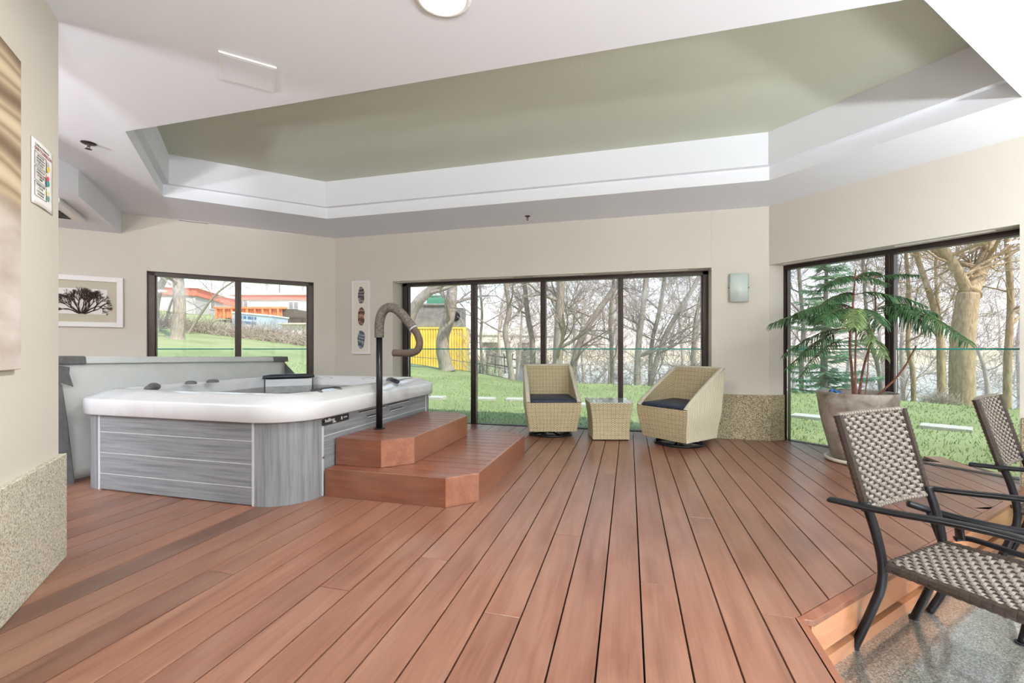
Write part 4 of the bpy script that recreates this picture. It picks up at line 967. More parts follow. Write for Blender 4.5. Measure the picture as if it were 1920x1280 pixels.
# local x runs toward the camera (right to left in the picture), readable side faces +y
mb = MB(); mb.grid(lambda u, v: (pw * u, .003 + .004 * math.sin(PI * u) * math.sin(2.5 * PI * v + 1), (v - .5) * ph + .004 * math.sin(3 * u)), 8, 12); sh = mb.build('paper_sheet', M['paper'], po, True, solid=.001)
def PT(x, z): return basis((pw - x, .0085, z), (-1, 0, 0), (0, 0, 1), (0, 1, 0))    # reads left to right from the room
def ptxt(s_, x, z, sz, m='ink', al='LEFT'): text_mesh('printed_text', s_, sz, PT(x, z), M[m], po, .0002, al)
ptxt("Conditions d'utilisation du", .020, .114, .0135); ptxt('BAIN TOURBILLON', .018, .094, .0205, 'redink')
cxp = .076
for s_, z in (('UNE DOUCHE', .072), ('SAVONNEUSE EST', .060), ('REQUISE AVANT', .048), ("D'Y ENTRER", .036), ('LES ENFANTS DE', .010), ('MOINS DE 12 ANS', -.002), ("N'Y SONT PAS", -.014), ('ADMIS', -.026), ('MAXIMUM 15 MIN.', -.052), ('A LA FOIS', -.064), ('IL EST INTERDIT', -.080), ('DE PLONGER', -.092)):
    ptxt(s_, cxp, z, .0105, 'ink', 'CENTER')
mb = MB()
for zt_, zb2 in ((.086, .030), (.024, -.034), (-.040, -.100)):
    for a, b, c, d in ((.016, .137, zt_ - .0008, zt_), (.016, .137, zb2, zb2 + .0008), (.016, .0168, zb2, zt_), (.1362, .137, zb2, zt_)): mb.box((pw - b, .007, c), (pw - a, .0085, d))
mb.build('ruled_box', M['ink'], po)
for i, (z, cs) in enumerate(((.055, ((222, 208, 90), (190, 190, 190))), (-.008, ((60, 160, 160), (220, 70, 80))), (-.075, ((120, 160, 150), (230, 214, 150))))):
    for j, c in enumerate(cs):
        mb = MB(); mb.lathe([(.016 - .004 * j, 0), (.014 - .004 * j, .0012)], 16, M=basis((pw - .158 + (.006 if j else 0), .0075 + .0008 * j, z + (.016 if j else -.002)), (-1, 0, 0), (0, 0, 1), (0, 1, 0))); mb.build('coloured_drawing', plain('print_%d_%d' % (i, j), srgb(*c), .9), po)
# ceiling access panel
pts = [PZ(*q_, ZC) for q_ in ((408, 94), (515, 125), (515, 167), (418, 147))]
c0 = Vector((sum(p[0] for p in pts) / 4, sum(p[1] for p in pts) / 4, ZC))
ax = (Vector(pts[1]) - Vector(pts[0])).normalized()
ap = empty('access_panel', tuple(c0), math.atan2(ax.y, ax.x), 'flat white rectangular access panel on the ceiling', 'ceiling panel')
mb = MB(); mb.box((-.135, -.135, -.012), (.135, .135, -.0005)); mb.build('panel_frame', M['white'], ap, bevel=.003)
mb = MB(); mb.box((-.122, -.122, -.013), (.122, .122, -.010)); mb.build('panel_door', M['ceil'], ap, bevel=.001)
# sprinklers
def sprinkler(px, py, label, s=1.0):
    x, y = PZ(px, py, ZC); w = empty('sprinkler_head', (x, y, ZC), 0, label, 'fire sprinkler', 'ceiling sprinklers')
    mb = MB(); mb.lathe([(.040 * s, -.0005), (.040 * s, -.004), (.026 * s, -.010), (.014 * s, -.006)], 24); mb.build('escutcheon', M['chrome'] if False else M['bronze'], w, True)
    mb = MB(); mb.tube([(0, 0, -.008), (0, 0, -.030)], .007 * s, 10)
    for q in (-1, 1): mb.tube([(q * .004, 0, -.018), (q * .016 * s, 0, -.030), (q * .004, 0, -.044)], .0022, 6)
    mb.build('sprinkler_body', M['foam2'], w)
    mb = MB(); mb.lathe([(.004, -.046), (.018 * s, -.045), (.018 * s, -.047), (.004, -.049)], 16); mb.build('deflector', M['bronze'], w)
sprinkler(166, 268, 'bronze sprinkler head on the ceiling left of the tray', 1.15)
sprinkler(989, 405, 'bronze sprinkler head on the ceiling before the large window', .8)
# slot diffusers in the ceiling and the window heads
def slot(x, y, z, ln, ang, label, grp, wd=.045, dark=True):
    w = empty('slot_vent', (x, y, z), ang, label, 'air vent', grp)
    mb = MB(); mb.box((-ln / 2, -wd / 2, -.006), (ln / 2, wd / 2, -.0005)); mb.build('vent_frame', M['white'], w, bevel=.001)
    mb = MB(); mb.box((-ln / 2 + .012, -wd / 2 + .012, -.007), (ln / 2 - .012, wd / 2 - .012, -.006)); mb.build('vent_slot', M['bronze'] if dark else M['mat'], w)
for (a, b), lab in (((332, 411), (393, 419)), 'narrow slot vent in the ceiling, left of the pair by the left wall'), (((495, 432), (551, 438)), 'narrow slot vent in the ceiling, right of the pair by the left wall'):
    p, q = Vector(PZ(*a, ZC)), Vector(PZ(*b, ZC)); c = (p + q) / 2; slot(c.x, c.y, ZC, (q - p).length, math.radians(45), lab, 'slot vents along the left wall')
for X_, lab in ((-2.75, 'leftmost'), (-1.75, 'second from left'), (-.85, 'third from left'), (.35, 'rightmost')):
    slot(X_, YC + .09, OPZ, .62, 0, '%s of the white slot vents in the head of the wide window' % lab, 'slot vents in the wide window head', .05, False)
for s_, lab in ((.42, 'left'), (1.38, 'right')):
    p = cornerR + Vector((R2, -R2, 0)) * s_ + Vector((R2, R2, 0)) * .09; slot(p.x, p.y, OPZ, .62, math.radians(-45), '%s white slot vent in the head of the window behind the plant' % lab, 'slot vents in the right window head', .05, False)
# ceiling cassette air conditioner under the soffit
ac = empty('ceiling_air_conditioner', (-5.30, 2.72, 2.32), math.radians(45), 'white air conditioner cassette with dark louvres under the lowered ceiling', 'air conditioner')
mb = MB(); mb.box((-.36, -.36, -.045), (.36, .36, -.001)); mb.build('cassette_body', M['white'], ac, bevel=.012)
mb = MB(); mb.box((-.27, -.27, -.047), (.27, .27, -.045)); gr = mb.build('grille_recess', M['dark'], ac)
mb = MB()
for i in range(9): mb.box((-.27, -.25 + i * .0625 - .012, -.052), (.27, -.25 + i * .0625 + .004, -.047))
mb.build('louvre_blades', M['bronze'], gr)
# ------------------------------------------------------------------ outdoors
def uout(x, y): return max(y - 5.72, (-x + y) * R2 - KL - .34, (x + y) * R2 - KR - .34)
def ground(x, y):
    u = uout(x, y)
    if u < -.5: return -.6
    phi = math.degrees(math.atan2(-x, max(y, .1)))
    edge = 6.2 + 2.8 * smooth((phi + 22) / 45) + 40 * smooth((phi - 29) / 4)
    h = -.06 + .125 * max(0.0, -x - 3.6) * smooth((u + .3) / 6) + .02 * noise.noise(Vector((x * .4, y * .4, 0)))
    low = -2.9 + 2.2 * smooth((phi - 14) / 5)
    h = h + (low - h) * smooth((u - edge) / 5.0)
    if u < .6: h = h * smooth((u + .5) / 1.1) + (-.06) * (1 - smooth((u + .5) / 1.1))
    return h
mb = MB()
def gfn(u, v):
    a = math.radians(-62 + 132 * u); r_ = 3.5 + 66 * v ** 1.9
    x, y = -math.sin(a) * r_, math.cos(a) * r_
    return (x, y, ground(x, y))
mb.grid(gfn, 150, 120); tag(mb.build('ground_lawn', M['grass'], smooth_=True), kind='structure')
# grass tufts standing on the lawn
rg = random.Random(3); mb = MB()
for i in range(34000):
    a = math.radians(rg.uniform(-50, 52)); r_ = 4.5 + 9.5 * rg.random() ** 1.2
    x, y = -math.sin(a) * r_, math.cos(a) * r_
    if uout(x, y) < .12: continue
    if x > .8 and y < 5.95 and x + y < 7.5: continue
    z = ground(x, y) - .01; h = rg.uniform(.03, .06); w_ = .004 + .0006 * r_; b = rg.uniform(0, PI); dx, dy = w_ * math.cos(b), w_ * math.sin(b); lx_, ly_ = rg.uniform(-.03, .03), rg.uniform(-.03, .03)
    mb.face([mb.addv((x - dx, y - dy, z)), mb.addv((x + dx, y + dy, z)), mb.addv((x + lx_, y + ly_, z + h))])
tag(mb.build('grass', M['blade']), 'short green grass blades covering the lawn outside', 'grass', kind='stuff')
mb = MB(); mb.prism([(-12, 22), (90, 10), (200, 60), (120, 260), (-60, 260), (-40, 70)], -2.2, -2.1); tag(mb.build('ground_river', M['water2']), kind='structure')
mb = MB(); rb = random.Random(8)
def bank(u, v):
    a = math.radians(-75 + 105 * u); r_ = 115 + 60 * v; return (-math.sin(a) * r_, math.cos(a) * r_, -2.3 + 3.6 * smooth(v * 3) + .8 * noise.noise(Vector((u * 20, v * 3, 1))))
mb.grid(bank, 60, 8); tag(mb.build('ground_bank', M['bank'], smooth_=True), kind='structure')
# stepping slabs
for i, (px, py, w_) in enumerate(((806, 748, .62), (905, 748, .52), (972, 749, .50), (1090, 758, .5), (1515, 781, .42), (1773, 801, .50))):
    x, y = PZ(px, py, -.04); g_ = ground(x, y)
    mb = MB(); mb.box((-w_ / 2, -.16, -.04), (w_ / 2, .16, .035)); o = mb.build('stepping_slab', M['slab'], bevel=.008, loc=(x, y, g_ + .01)); o.rotation_euler = (0, 0, -.55 if i > 3 else (0.12))
    tag(o, ['pale paving slab in the lawn nearest the yellow container', 'pale paving slab in the lawn, second from the hot tub', 'pale paving slab in the lawn just left of the front-facing armchair', 'pale paving slab in the lawn behind the side table', 'pale paving slab in the lawn left of the concrete pot', 'largest pale paving slab in the lawn right of the concrete pot'][i], 'paving slab', 'stepping slabs in the lawn')
mb = MB(); mb.grid(lambda u, v: frR @ Vector((.75 + 1.1 * u, .345 + (.05 + .30 * math.sin(PI * min(1, u * 1.1)) ) * v, -.035 + .02 * noise.noise(Vector((u * 9, v * 4, 2))))), 24, 6); tag(mb.build('ground_soil', M['soil'], smooth_=True), kind='structure')
# bare trees
def tree_mesh(mb, trunk, r0, r1, seed, lv=4, nb=10, ln=2.2, start=.35, up=.35, spread=1.0, minr=.004):
    rr = random.Random(seed); trunk = [Vector(p) for p in trunk]; pts = sm(trunk, 2); m_ = len(pts)
    rad = [r0 + (r1 - r0) * (i / (m_ - 1)) for i in range(m_)]
    rad[0] *= 1.35; rad[1] *= 1.12
    mb.tube(pts, rad, 12)
    def branch(p, d, l_, r_, lev):
        n_ = 5; q = [p]; rs = [r_]; dd = d.copy()
        for i in range(n_):
            dd = (dd + Vector((rr.uniform(-.28, .28), rr.uniform(-.28, .28), rr.uniform(-.18, .24)))).normalized(); q.append(q[-1] + dd * (l_ / n_)); rs.append(max(minr, r_ * (1 - .62 * (i + 1) / n_)))
        mb.tube(q, rs, 6 if lev >= 3 else (4 if lev == 2 else 3), caps=False)
        if lev <= 0: return
        for k in range(rr.choice([3, 4, 4, 5])):
            i = rr.randint(1, n_); ax = Vector((rr.uniform(-1, 1), rr.uniform(-1, 1), rr.uniform(-.5, .9))).normalized()
            nd_ = ((q[i] - q[i - 1]).normalized() * rr.uniform(.5, 1.0) + ax * .75 * spread).normalized(); branch(q[i], nd_, l_ * rr.uniform(.5, .75), max(minr, rs[i] * rr.uniform(.5, .75)), lev - 1)
    for k in range(nb):
        t_ = start + (1 - start) * (k + rr.random()) / nb; i = min(m_ - 1, int(t_ * (m_ - 1))); a = rr.uniform(0, 2 * PI)
        d = Vector((math.cos(a), math.sin(a), up + rr.uniform(-.2, .4))).normalized(); branch(pts[i], d, ln * rr.uniform(.6, 1.15) * (1.1 - .4 * t_), rad[i] * rr.uniform(.28, .5), lv - 1)
    for k in range(3):
        d = ((pts[-1] - pts[-3]).normalized() + Vector((rr.uniform(-.5, .5), rr.uniform(-.5, .5), .2))).normalized(); branch(pts[-1], d, ln, rad[-1] * .8, lv - 1)
def tree(name, pxs, d, w0, w1, seed, label, group, mat='bark', dd=0.0, **k):
    """pxs: pixel points up the trunk measured at distance d"""
    pts = [PD(px, py, d + dd * i) for i, (px, py) in enumerate(pxs)]
    g_ = ground(pts[0].x, pts[0].y); pts[0].z = g_ - .05
    base = Vector((pts[0].x, pts[0].y, g_))
    # carry the trunk on above the window head
    if k.pop('ext', True):
        t_ = (pts[-1] - pts[-2]).normalized(); t_ = (t_ + Vector((0, 0, .6))).normalized(); pts += [pts[-1] + t_ * 1.6, pts[-1] + t_ * 3.2 + Vector((.2, 0, .3))]
    mb = MB(); tree_mesh(mb, [p - base for p in pts], w0 * d / FOC / 2, w1 * d / FOC / 2 * .7, seed, **k)
    o = mb.build('tree' if name is None else name, M[mat], loc=tuple(base), smooth_=True); return tag(o, label, 'tree', group)
G1 = 'bare trees at the lawn edge'
tree(None, [(838, 697), (826, 640), (845, 590), (848, 535)], 15.5, 27, 19, 1, 'thick bare tree standing in front of the yellow container', G1, lv=4, nb=9)
tree(None, [(748, 695), (766, 590), (800, 545), (880, 505)], 13.5, 24, 12, 2, 'bare tree leaning over the left end of the wide window', G1, lv=4, nb=9)
tree(None, [(960, 702), (953, 655), (945, 620), (957, 580), (948, 535)], 15.0, 12, 9, 3, 'slim crooked bare tree before the concrete bridge', G1, lv=4, nb=10)
tree(None, [(997, 700), (1000, 640), (990, 600), (983, 530)], 16.0, 12, 9, 4, 'slim bare tree behind the second mullion of the wide window', G1, lv=4, nb=10)
tree(None, [(1044, 712), (1047, 640), (1049, 590), (1052, 520)], 14.8, 21, 17, 5, 'straight thick bare tree above the front-facing armchair', G1, lv=4, nb=12, start=.15)
tree(None, [(1062, 712), (1085, 640), (1115, 590), (1165, 525)], 15.4, 15, 10, 6, 'bare tree leaning right beside the straight thick trunk', G1, lv=4, nb=11, start=.15)
tree(None, [(1147, 717), (1148, 660), (1142, 600), (1150, 530)], 16.0, 8, 6, 7, 'thin upright bare tree just left of the third mullion', G1, lv=4, nb=11, start=.1)
tree(None, [(1193, 722), (1196, 650), (1204, 590), (1212, 520)], 14.6, 13, 9, 8, 'bare tree with pale trunk left of the sideways armchair', G1, lv=4, nb=12, start=.1)
tree(None, [(1203, 722), (1240, 640), (1275, 580), (1312, 520)], 14.8, 11, 8, 9, 'bare tree leaning right over the sideways armchair', G1, lv=4, nb=11, start=.1)
tree(None, [(1222, 724), (1218, 650), (1236, 590), (1246, 520)], 15.4, 9, 7, 10, 'thin bare tree rising between the two leaning trunks', G1, lv=4, nb=11, start=.1)
tree(None, [(1293, 726), (1300, 640), (1306, 590), (1320, 530)], 15.0, 9, 7, 11, 'thin bare tree nearest the right end of the wide window', G1, lv=4, nb=11, start=.1)
tree(None, [(908, 702), (900, 640), (905, 590), (899, 530)], 17.0, 6, 4, 12, 'thinnest bare tree just right of the first mullion', G1, lv=4, nb=9)
G2 = 'bare trees outside the right window'
def forked(base_pts, forks, d, w0, w1, seed, label, mat):
    pts = [PD(px, py, d) for px, py in base_pts]; g_ = ground(pts[0].x, pts[0].y); pts[0].z = g_ - .05; base = Vector((pts[0].x, pts[0].y, g_)); mb = MB()
    p = sm([q - base for q in pts], 2); rs = [w0 * d / FOC / 2 * (1 - .2 * i / (len(p) - 1)) for i in range(len(p))]; rs[0] *= 1.3; mb.tube(p, rs, 14)
    for i, (f, fw) in enumerate(forks):
        q = [PD(px, py, d + .3 * i * j) - base for j, (px, py) in enumerate(f)]; q += [q[-1] + (q[-1] - q[-2]).normalized() * 1.8]
        tree_mesh(mb, q, fw * d / FOC / 2, fw * d / FOC / 2 * .55, seed + i, lv=4, nb=10, ln=2.2, start=.1)
    o = mb.build('tree', M[mat], loc=tuple(base), smooth_=True); tag(o, label, 'tree', G2)
forked([(1806, 750), (1803, 700), (1805, 620), (1816, 550)], [([(1816, 552), (1800, 515), (1765, 460), (1740, 420)], 19), ([(1818, 552), (1838, 510), (1853, 465), (1862, 420)], 26)], 10.6, 40, 30, 31, 'thickest warm-lit forked tree outside the right window', 'barkw')
tree(None, [(1768, 748), (1764, 680), (1762, 620), (1747, 560), (1718, 480)], 12.0, 13, 9, 13, 'slender tree leaning left beside the thick forked tree', G2, 'barkw', lv=4, nb=9, start=.5)
tree(None, [(1772, 748), (1770, 650), (1756, 560), (1755, 480)], 13.5, 7, 6, 14, 'thin straight tree just left of the thick forked tree', G2, 'barkw', lv=4, nb=10)
tree(None, [(1890, 752), (1888, 690), (1893, 620), (1896, 560), (1890, 480)], 12.0, 13, 10, 15, 'pale tree at the right end of the right window', G2, 'barkw', lv=4, nb=11)
tree(None, [(1655, 745), (1652, 700), (1630, 640), (1622, 560)], 14.0, 8, 5, 16, 'thin crooked tree behind the Norfolk pine stems', G2, 'bark', lv=4, nb=9)
tree(None, [(1706, 748), (1716, 710), (1700, 650), (1707, 580), (1700, 500)], 13.0, 9, 6, 17, 'bent bare tree right of the mullion behind the potted pine', G2, 'barkw', lv=4, nb=9)
tree(None, [(1512, 745), (1500, 690), (1508, 620), (1500, 540)], 15.0, 9, 7, 18, 'bare tree at the left end of the right window', G2, 'bark', lv=4, nb=10)
G3 = 'bare trees outside the left window'
tree(None, [(332, 633), (337, 590), (336, 550), (333, 505)], 15.0, 24, 17, 19, 'thick bare tree on the grassy slope outside the left window', G3, lv=4, nb=10, start=.45)
tree(None, [(292, 618), (290, 570), (303, 530), (322, 500)], 17.0, 14, 11, 20, 'bare tree at the left end of the left window', G3, lv=4, nb=9)
tree(None, [(352, 606), (385, 575), (410, 545), (450, 520)], 17.5, 5, 3, 21, 'thin bare sapling leaning right behind the thick slope tree', G3, lv=3, nb=7, ext=False)
tree(None, [(310, 606), (318, 570), (345, 520)], 19, 5, 3, 22, 'thin bare sapling left of the thick slope tree', G3, lv=3, nb=7, ext=False)
# spruce beyond the pot
sx_, sy_ = PD(1545, 700, 13.0).x, PD(1545, 700, 13.0).y; sg = ground(sx_, sy_)
sw = empty('spruce', (sx_, sy_, sg), 0, 'pale green spruce with sweeping branches behind the potted pine', 'tree')
mb = MB(); mb.tube([(0, 0, -.1), (0, 0, 3), (.1, 0, 6.5)], [.13, .09, .02], 8); mb.build('trunk', M['bark'], sw, True)
rs_ = random.Random(4); mb = MB()
for i in range(120):
    h = .5 + 5.6 * rs_.random(); a = rs_.uniform(0, 2 * PI); l_ = (2.1 * (1 - h / 7.2)) * rs_.uniform(.7, 1.1); d = Vector((math.cos(a), math.sin(a), -.12)); p0 = Vector((0, 0, h))
    for j in range(int(l_ * 26)):
        t_ = (j + 1) / (l_ * 26); p = p0 + d * (l_ * t_) + Vector((0, 0, .18 * t_ * t_ * l_))
        for s_ in (-1, 1):
            q = p + Vector((-d.y * s_, d.x * s_, 0)) * rs_.uniform(.10, .24) * (1.15 - .5 * t_) + d * .1 + Vector((0, 0, rs_.uniform(-.1, .02)))
            mb.tube([p, (p + q) / 2 + Vector((0, 0, .01)), q], [.012, .014, .003], 3, caps=False)
mb.build('needled_branches', M['spruce'], sw)
# shrubs
def shrub(px, py, d, w_, h_, n_, seed, label, leaf=True):
    b = PD(px, py, d); g_ = ground(b.x, b.y); o = empty('shrub', (b.x, b.y, g_), 0, label, 'shrub', 'shrubs outside the right window'); rr = random.Random(seed); mb = MB(); lf = MB()
    for i in range(n_):
        a = rr.uniform(0, 2 * PI); s_ = rr.random() ** .5; tip = Vector((math.cos(a) * w_ / 2 * s_, math.sin(a) * w_ / 2 * s_, h_ * rr.uniform(.5, 1) * (1.15 - .5 * s_))); mid = tip * .5 + Vector((rr.uniform(-.08, .08), rr.uniform(-.08, .08), .05))
        mb.tube([(tip.x * .1, tip.y * .1, -.02), mid, tip], [.011, .007, .003], 3, caps=False)
        for j in range(5):
            q = mid.lerp(tip, rr.uniform(.1, 1)); e_ = q + Vector((rr.uniform(-.14, .14), rr.uniform(-.14, .14), rr.uniform(.0, .16))); mb.tube([q, e_], [.004, .002], 3, caps=False)
            if leaf:
                for m_ in range(3):
                    c = q.lerp(e_, rr.random()); v1 = Vector((rr.uniform(-1, 1), rr.uniform(-1, 1), rr.uniform(-1, 1))).normalized() * .028; v2 = v1.cross(Vector((rr.uniform(-1, 1), rr.uniform(-1, 1), rr.uniform(-1, 1)))).normalized() * .016
                    lf.quad(c - v1, c + v2, c + v1, c - v2)
    mb.build('twigs', M['twig'], o)
    if leaf: lf.build('leaves', M['leafy'], o)
shrub(1868, 745, 10.0, 1.7, 1.05, 150, 1, 'leafy green shrub right of the thick forked tree')
shrub(1790, 742, 9.9, 1.2, .9, 110, 2, 'leafy green shrub at the foot of the thick forked tree')
shrub(1762, 752, 9.3, .75, .55, 120, 3, 'small twiggy leafless shrub on the lawn right of the mullion', False)
# thicket along the far edge of the lawn
rt = random.Random(9); mb = MB()
def twigs(px0, px1, n_, dmin, dmax, hmax, r_=.006):
    for i in range(n_):
        d = rt.uniform(dmin, dmax); p = PD(rt.uniform(px0, px1), 700, d); z = ground(p.x, p.y); p.z = z; h = rt.uniform(.5, 1) * hmax; q = [p]; dd = Vector((rt.uniform(-.45, .45), rt.uniform(-.45, .45), 1)).normalized()
        for j in range(4): dd = (dd + Vector((rt.uniform(-.35, .35), rt.uniform(-.35, .35), rt.uniform(-.3, .15)))).normalized(); q.append(q[-1] + dd * h / 4)
        mb.tube(q, [r_ * 1.4, r_ * 1.2, r_, r_ * .8, r_ * .5], 3, caps=False)
        for k in range(4):
            a = q[rt.randint(1, 4)]; e_ = a + Vector((rt.uniform(-1, 1), rt.uniform(-1, 1), rt.uniform(-.2, .8))) * h * .28; mb.tube([a, (a + e_) / 2 + Vector((rt.uniform(-.1, .1), 0, rt.uniform(-.1, .1))), e_], [r_ * .8, r_ * .6, r_ * .3], 3, caps=False)
twigs(985, 1330, 600, 15.5, 21, 3.2); twigs(1480, 1920, 560, 12.5, 19, 3.0); twigs(880, 1000, 140, 17, 22, 2.4)
tag(mb.build('thicket', M['twig']), 'grey brown tangle of bare undergrowth along the river', 'undergrowth', kind='stuff')
rt = random.Random(19); mb = MB()
def brushline(pts, n_, hmax, d):
    for i in range(n_):
        t_ = rt.random() * (len(pts) - 1); k = int(t_); a, b = pts[k], pts[k + 1]; px, py = a[0] + (b[0] - a[0]) * (t_ - k), a[1] + (b[1] - a[1]) * (t_ - k)
        p = PD(px, py, d + rt.uniform(-.6, 1.5)); p.z = ground(p.x, p.y) - .05; q = [p]; dd = Vector((rt.uniform(-.8, .8), rt.uniform(-.8, .8), .9)).normalized(); h = hmax * rt.uniform(.4, 1)
        for j in range(3): dd = (dd + Vector((rt.uniform(-.5, .5), rt.uniform(-.5, .5), rt.uniform(-.5, .1)))).normalized(); q.append(q[-1] + dd * h / 3)
        mb.tube(q, [.012, .010, .008, .004], 3, caps=False)
brushline([(285, 612), (430, 628), (520, 650), (600, 655)], 1900, 1.15, 19)
tag(mb.build('brush', M['twig']), 'low brown brush bank at the top of the grassy slope', 'undergrowth', kind='stuff')
# far trees: instances of three bare kinds
far = []
for i in range(3):
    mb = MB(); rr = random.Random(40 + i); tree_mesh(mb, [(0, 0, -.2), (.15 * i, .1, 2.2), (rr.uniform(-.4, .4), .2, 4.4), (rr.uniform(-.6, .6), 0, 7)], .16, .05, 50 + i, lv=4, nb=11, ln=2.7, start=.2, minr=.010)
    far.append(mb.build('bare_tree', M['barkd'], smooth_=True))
rf = random.Random(77); n_f = 0
GF = 'bare trees beyond the river and along its near shore'
LF = 'bare pale brown tree among the distant wood seen through the windows'
def place_far(x, y, z, s_):
    global n_f
    k = n_f % 3; o = far[k] if n_f < 3 else far[k].copy()
    if n_f >= 3: COL.objects.link(o)
    o.location = (x, y, z); o.scale = (s_, s_, s_ * rf.uniform(.85, 1.2)); o.rotation_euler = (0, 0, rf.uniform(0, 6.28)); tag(o, LF, 'tree', GF); n_f += 1
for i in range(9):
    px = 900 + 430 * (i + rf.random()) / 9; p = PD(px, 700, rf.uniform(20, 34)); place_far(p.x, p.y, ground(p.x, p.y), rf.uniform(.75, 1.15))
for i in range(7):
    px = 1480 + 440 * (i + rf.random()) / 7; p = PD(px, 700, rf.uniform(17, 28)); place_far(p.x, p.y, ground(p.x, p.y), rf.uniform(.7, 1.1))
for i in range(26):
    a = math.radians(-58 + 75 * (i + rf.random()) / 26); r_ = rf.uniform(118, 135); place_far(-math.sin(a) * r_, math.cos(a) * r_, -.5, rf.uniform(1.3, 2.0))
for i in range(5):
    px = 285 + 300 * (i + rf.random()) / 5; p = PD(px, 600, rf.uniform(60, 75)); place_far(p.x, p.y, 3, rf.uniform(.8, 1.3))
# yellow container with corrugated sides and machinery on top
def crate(name, px0, px1, pt, pb, d, dep, mat, label, cat, corr=True, rz=None):
    a, b = PD(px0, pt, d), PD(px1, pt, d); zt = a.z; zb = PD(px0, pb, d).z; ax = (b - a); ax.z = 0; w_ = ax.length; ax.normalize(); nr = Vector((-ax.y, ax.x, 0))
    o = empty(name, (a.x, a.y, zb), math.atan2(ax.y, ax.x), label, cat)
    mb = MB(); h = zt - zb
    if corr:
        n_ = int(w_ / .14); pts = []
        for i in range(n_): x = w_ * i / n_; s_ = w_ / n_; pts += [(x, 0), (x + s_ * .35, 0), (x + s_ * .5, .05), (x + s_ * .85, .05)]
        pts.append((w_, 0)); pts += [(w_, dep), (0, dep)]; mb.prism(pts, .08, h - .08)
    else: mb.prism([(0, 0), (w_, 0), (w_, dep), (0, dep)], 0, h)
    mb.build('side_walls' if corr else 'body', M[mat], o)
    return o, w_, h
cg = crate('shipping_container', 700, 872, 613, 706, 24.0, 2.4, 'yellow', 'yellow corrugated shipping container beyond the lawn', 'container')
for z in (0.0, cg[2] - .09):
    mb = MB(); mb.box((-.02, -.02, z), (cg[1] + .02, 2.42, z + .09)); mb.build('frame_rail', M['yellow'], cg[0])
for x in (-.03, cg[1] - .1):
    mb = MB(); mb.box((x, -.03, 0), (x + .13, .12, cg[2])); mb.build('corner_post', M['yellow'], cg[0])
def part_on(root, name, lo, hi, mat):
    mb = MB(); mb.box(lo, hi); return mb.build(name, M[mat], root, bevel=.03)
o, w_, h = crate('stone_shed', 775, 832, 573, 612.5, 24.4, 1.6, 'greym', 'grey weathered unit standing on the yellow container', 'shed', False); part_on(o, 'roof', (-.1, -.1, h), (w_ + .1, 1.7, h + .12), 'greym')
o, w_, h = crate('green_tarpaulin_box', 800, 838, 556, 612, 28, 1.6, 'dgreen', 'green tarpaulin box rising behind the grey unit', 'container', False); part_on(o, 'lid', (-.05, -.05, h), (w_ + .05, 1.65, h + .1), 'dgreen')
o, w_, h = crate('grey_machine', 842, 868, 577, 612.5, 24.2, 1.5, 'greym', 'dark grey machine housing on the right end of the yellow container', 'machine', False)
mb = MB(); mb.lathe([(.26, -.02), (.26, .02), (.16, .05)], 18, M=basis((w_ * .45, -.02, h * .55), (1, 0, 0), (0, 0, 1), (0, -1, 0))); mb.build('fan_opening', M['blackmetal'], o)
# wire fence with posts in front of the container
fn = empty('lawn_fence', tuple(PD(830, 690, 17.2)), 0, 'thin wire fence with metal posts between lawn and yellow container', 'fence'); finv = Matrix.Translation(-fn.location)
fpx = [(765, 668), (842, 674), (900, 682), (960, 694)]
for px, py in fpx:
    p = PD(px, py, 17.2); mb = MB(); mb.tube([finv @ Vector((p.x, p.y, ground(p.x, p.y) - .2)), finv @ (p + Vector((0, 0, .05)))], .025, 6); mb.build('post', M['greym'], fn)
for dz in (0, -.35):
    mb = MB(); mb.tube([finv @ (PD(px, py, 17.2) + Vector((0, 0, dz))) for px, py in fpx], .012, 4); mb.build('wire', M['greym'], fn)
# bridge
br = empty('road_bridge', tuple(PD(940, 650, 62)), 0, 'pale concrete road bridge with railing crossing the river', 'bridge'); binv = Matrix.Translation(-br.location)
a, b = PD(700, 622, 60), PD(1040, 622, 72); ax = (b - a); ax.z = 0; bl = ax.length; ax.normalize(); fb_ = binv @ basis((a.x, a.y, 0), tuple(ax), (-ax.y, ax.x, 0))
mb = MB(); mb.box((0, 0, 2.0), (bl, 8, 3.1), fb_); mb.build('deck_girder', M['conc'], br)
mb = MB(); mb.box((0, -.3, 3.1), (bl, .0, 3.4), fb_); mb.build('kerb', M['conc'], br)
mb = MB(); mb.box((0, -.2, 4.1), (bl, -.1, 4.25), fb_); mb.build('handrail', M['conc'], br)
for i in range(12): mb = MB(); mb.box((bl * i / 12 + .3, -.2, 3.4), (bl * i / 12 + .45, -.1, 4.1), fb_); mb.build('baluster_post', M['conc'], br)
for x in (bl * .30, bl * .68, bl * .88):
    mb = MB(); mb.box((x, .5, -3), (x + 1.6, 7.5, 1.2), fb_); mb.build('pier', M['conc'], br); mb = MB(); mb.box((x - .8, 0, 1.2), (x + 2.4, 8, 2.0), fb_); mb.build('pier_cap', M['conc'], br)
# picnic platform bits below the bridge: tilted pallet rack
pr_ = empty('metal_rack', tuple(PD(945, 690, 19)), 0, 'leaning grey metal rack at the lawn edge below the bridge', 'rack'); pinv = Matrix.Translation(-pr_.location)
for x0, x1 in ((915, 912), (930, 928), (945, 947), (962, 956)): 
    mb = MB(); mb.tube([pinv @ PD(x0, 662, 19), pinv @ PD(x1, 700, 19)], .03, 5); mb.build('upright', M['greym'], pr_)
for y0, y1 in ((664, 674), (680, 690)): 
    mb = MB(); mb.tube([pinv @ PD(912, y0, 19), pinv @ PD(968, y1, 19)], .03, 5); mb.build('crossbar', M['greym'], pr_)
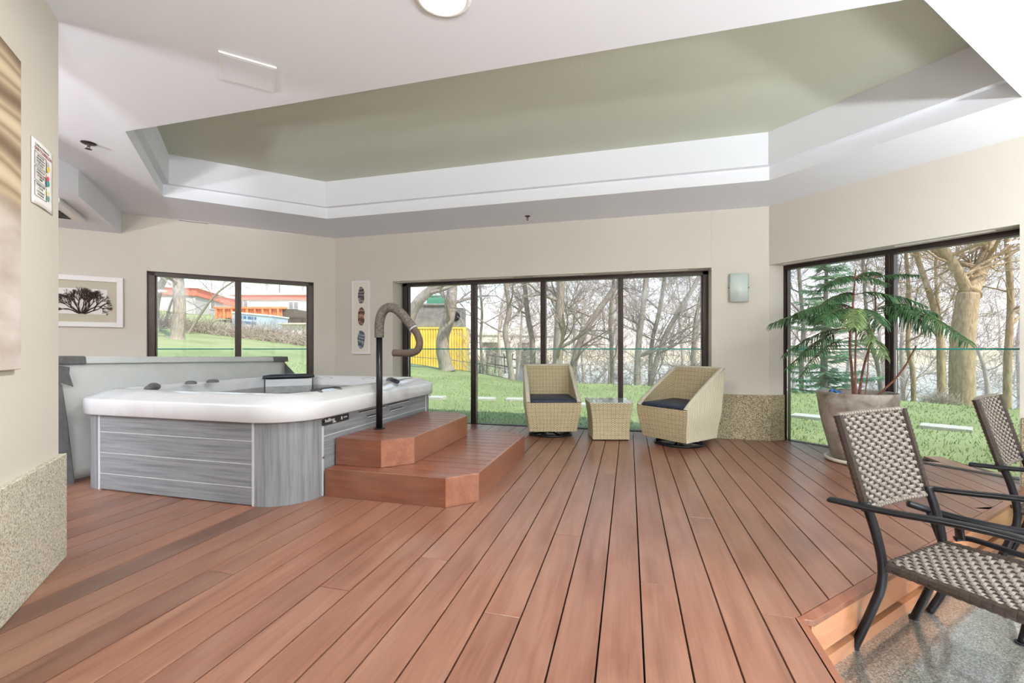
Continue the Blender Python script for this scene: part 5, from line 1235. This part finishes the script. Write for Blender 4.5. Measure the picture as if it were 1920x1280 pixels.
# white buildings with red roof band up the slope
def building(px0, px1, d0, d1, pt, pb, band, label, mat, wins):
    a, b = PD(px0, pt, d0), PD(px1, pt, d1); zt = (654 - pt) / FOC * d0 + 1; ax = b - a; ax.z = 0; w_ = ax.length; ax.normalize(); zb = 1.5
    o = empty('building', (a.x, a.y, zb), math.atan2(ax.y, ax.x), label, 'building'); h = zt - zb
    mb = MB(); mb.prism([(0, 0), (w_, 0), (w_, 10), (0, 10)], 0, h); mb.build('walls', M[mat], o)
    mb = MB(); mb.box((-.15, -.15, h - band), (w_ + .15, 10.1, h - .12)); mb.build('red_fascia', M['redband'], o)
    mb = MB(); mb.box((-.3, -.3, h - .12), (w_ + .3, 10.2, h + .12)); mb.build('roof_edge', M['bldg'], o)
    for px, py, ww, hh in wins:
        t_ = (px - px0) / (px1 - px0); d = d0 + (d1 - d0) * t_; x = w_ * t_; z = (654 - py) / FOC * d + 1 - zb
        mb = MB(); mb.box((x - ww / 2 - .1, -.06, z - hh / 2 - .1), (x + ww / 2 + .1, .0, z + hh / 2 + .1)); wf = mb.build('window_frame', M['bldg'], o)
        for s_ in (-1, 1):
            mb = MB()
            for q in range(5): mb.box((x + s_ * ww / 4 - ww * .2, -.09, z - hh / 2 + hh * q / 5), (x + s_ * ww / 4 + ww * .2, -.06, z - hh / 2 + hh * (q + .65) / 5))
            mb.build('shutter', M['greym'], wf)
    return o
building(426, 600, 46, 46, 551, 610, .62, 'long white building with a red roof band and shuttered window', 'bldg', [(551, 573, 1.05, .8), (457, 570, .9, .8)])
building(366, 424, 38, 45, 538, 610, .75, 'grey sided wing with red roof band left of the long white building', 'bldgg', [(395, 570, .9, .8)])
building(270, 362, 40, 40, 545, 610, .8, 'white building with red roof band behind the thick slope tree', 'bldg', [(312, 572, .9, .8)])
# orange trailer, pale blue skip, white canopy
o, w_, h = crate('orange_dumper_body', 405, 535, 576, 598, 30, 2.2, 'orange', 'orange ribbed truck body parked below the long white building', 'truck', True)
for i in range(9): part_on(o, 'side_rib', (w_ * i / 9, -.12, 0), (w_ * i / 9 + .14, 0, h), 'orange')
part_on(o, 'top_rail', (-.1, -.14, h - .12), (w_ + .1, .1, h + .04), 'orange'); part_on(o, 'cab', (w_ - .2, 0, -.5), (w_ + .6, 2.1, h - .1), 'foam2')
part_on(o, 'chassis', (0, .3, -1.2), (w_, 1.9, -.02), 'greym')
o, w_, h = crate('pale_blue_skip', 434, 508, 585, 613, 25, 1.8, 'bluew', 'pale blue skip with blue markings in front of the orange truck body', 'skip', False); o.rotation_euler.x = 0; o.rotation_euler.y = math.radians(5)
for i, (x, ww, z) in enumerate(((.15, .3, .62), (.5, .14, .62), (.7, .26, .62), (1.0, .1, .62), (.2, .9, .28))):
    mb = MB(); mb.box((x * w_ / 1.8, -.012, z * h), (x * w_ / 1.8 + ww * w_ / 1.8, 0, z * h + .16)); mb.build('painted_marking', M['blue'], o)
part_on(o, 'rim', (-.05, -.06, h - .06), (w_ + .05, 1.86, h + .03), 'bldg')
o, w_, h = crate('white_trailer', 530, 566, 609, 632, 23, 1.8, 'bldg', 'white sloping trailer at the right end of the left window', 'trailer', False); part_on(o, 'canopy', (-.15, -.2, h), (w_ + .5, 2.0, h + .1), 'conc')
for x in (.2, w_ - .2): mb = MB(); mb.lathe([(.22, 0), (.22, .12), (.1, .14)], 16, M=basis((x, 0, -.1), (1, 0, 0), (0, 0, 1), (0, -1, 0))); mb.build('wheel', M['black'], o)
# light mast
p = PD(524, 560, 60); p.z = 2; o = empty('light_mast', tuple(p), 0, 'thin tall light mast behind the long white building', 'mast'); mb = MB(); mb.tube([(0, 0, 0), (0, 0, 11.5)], .07, 6); mb.build('pole', M['greym'], o); mb = MB(); mb.box((-.5, -.1, 11.3), (.5, .1, 11.55)); mb.build('lamp_head', M['greym'], o)
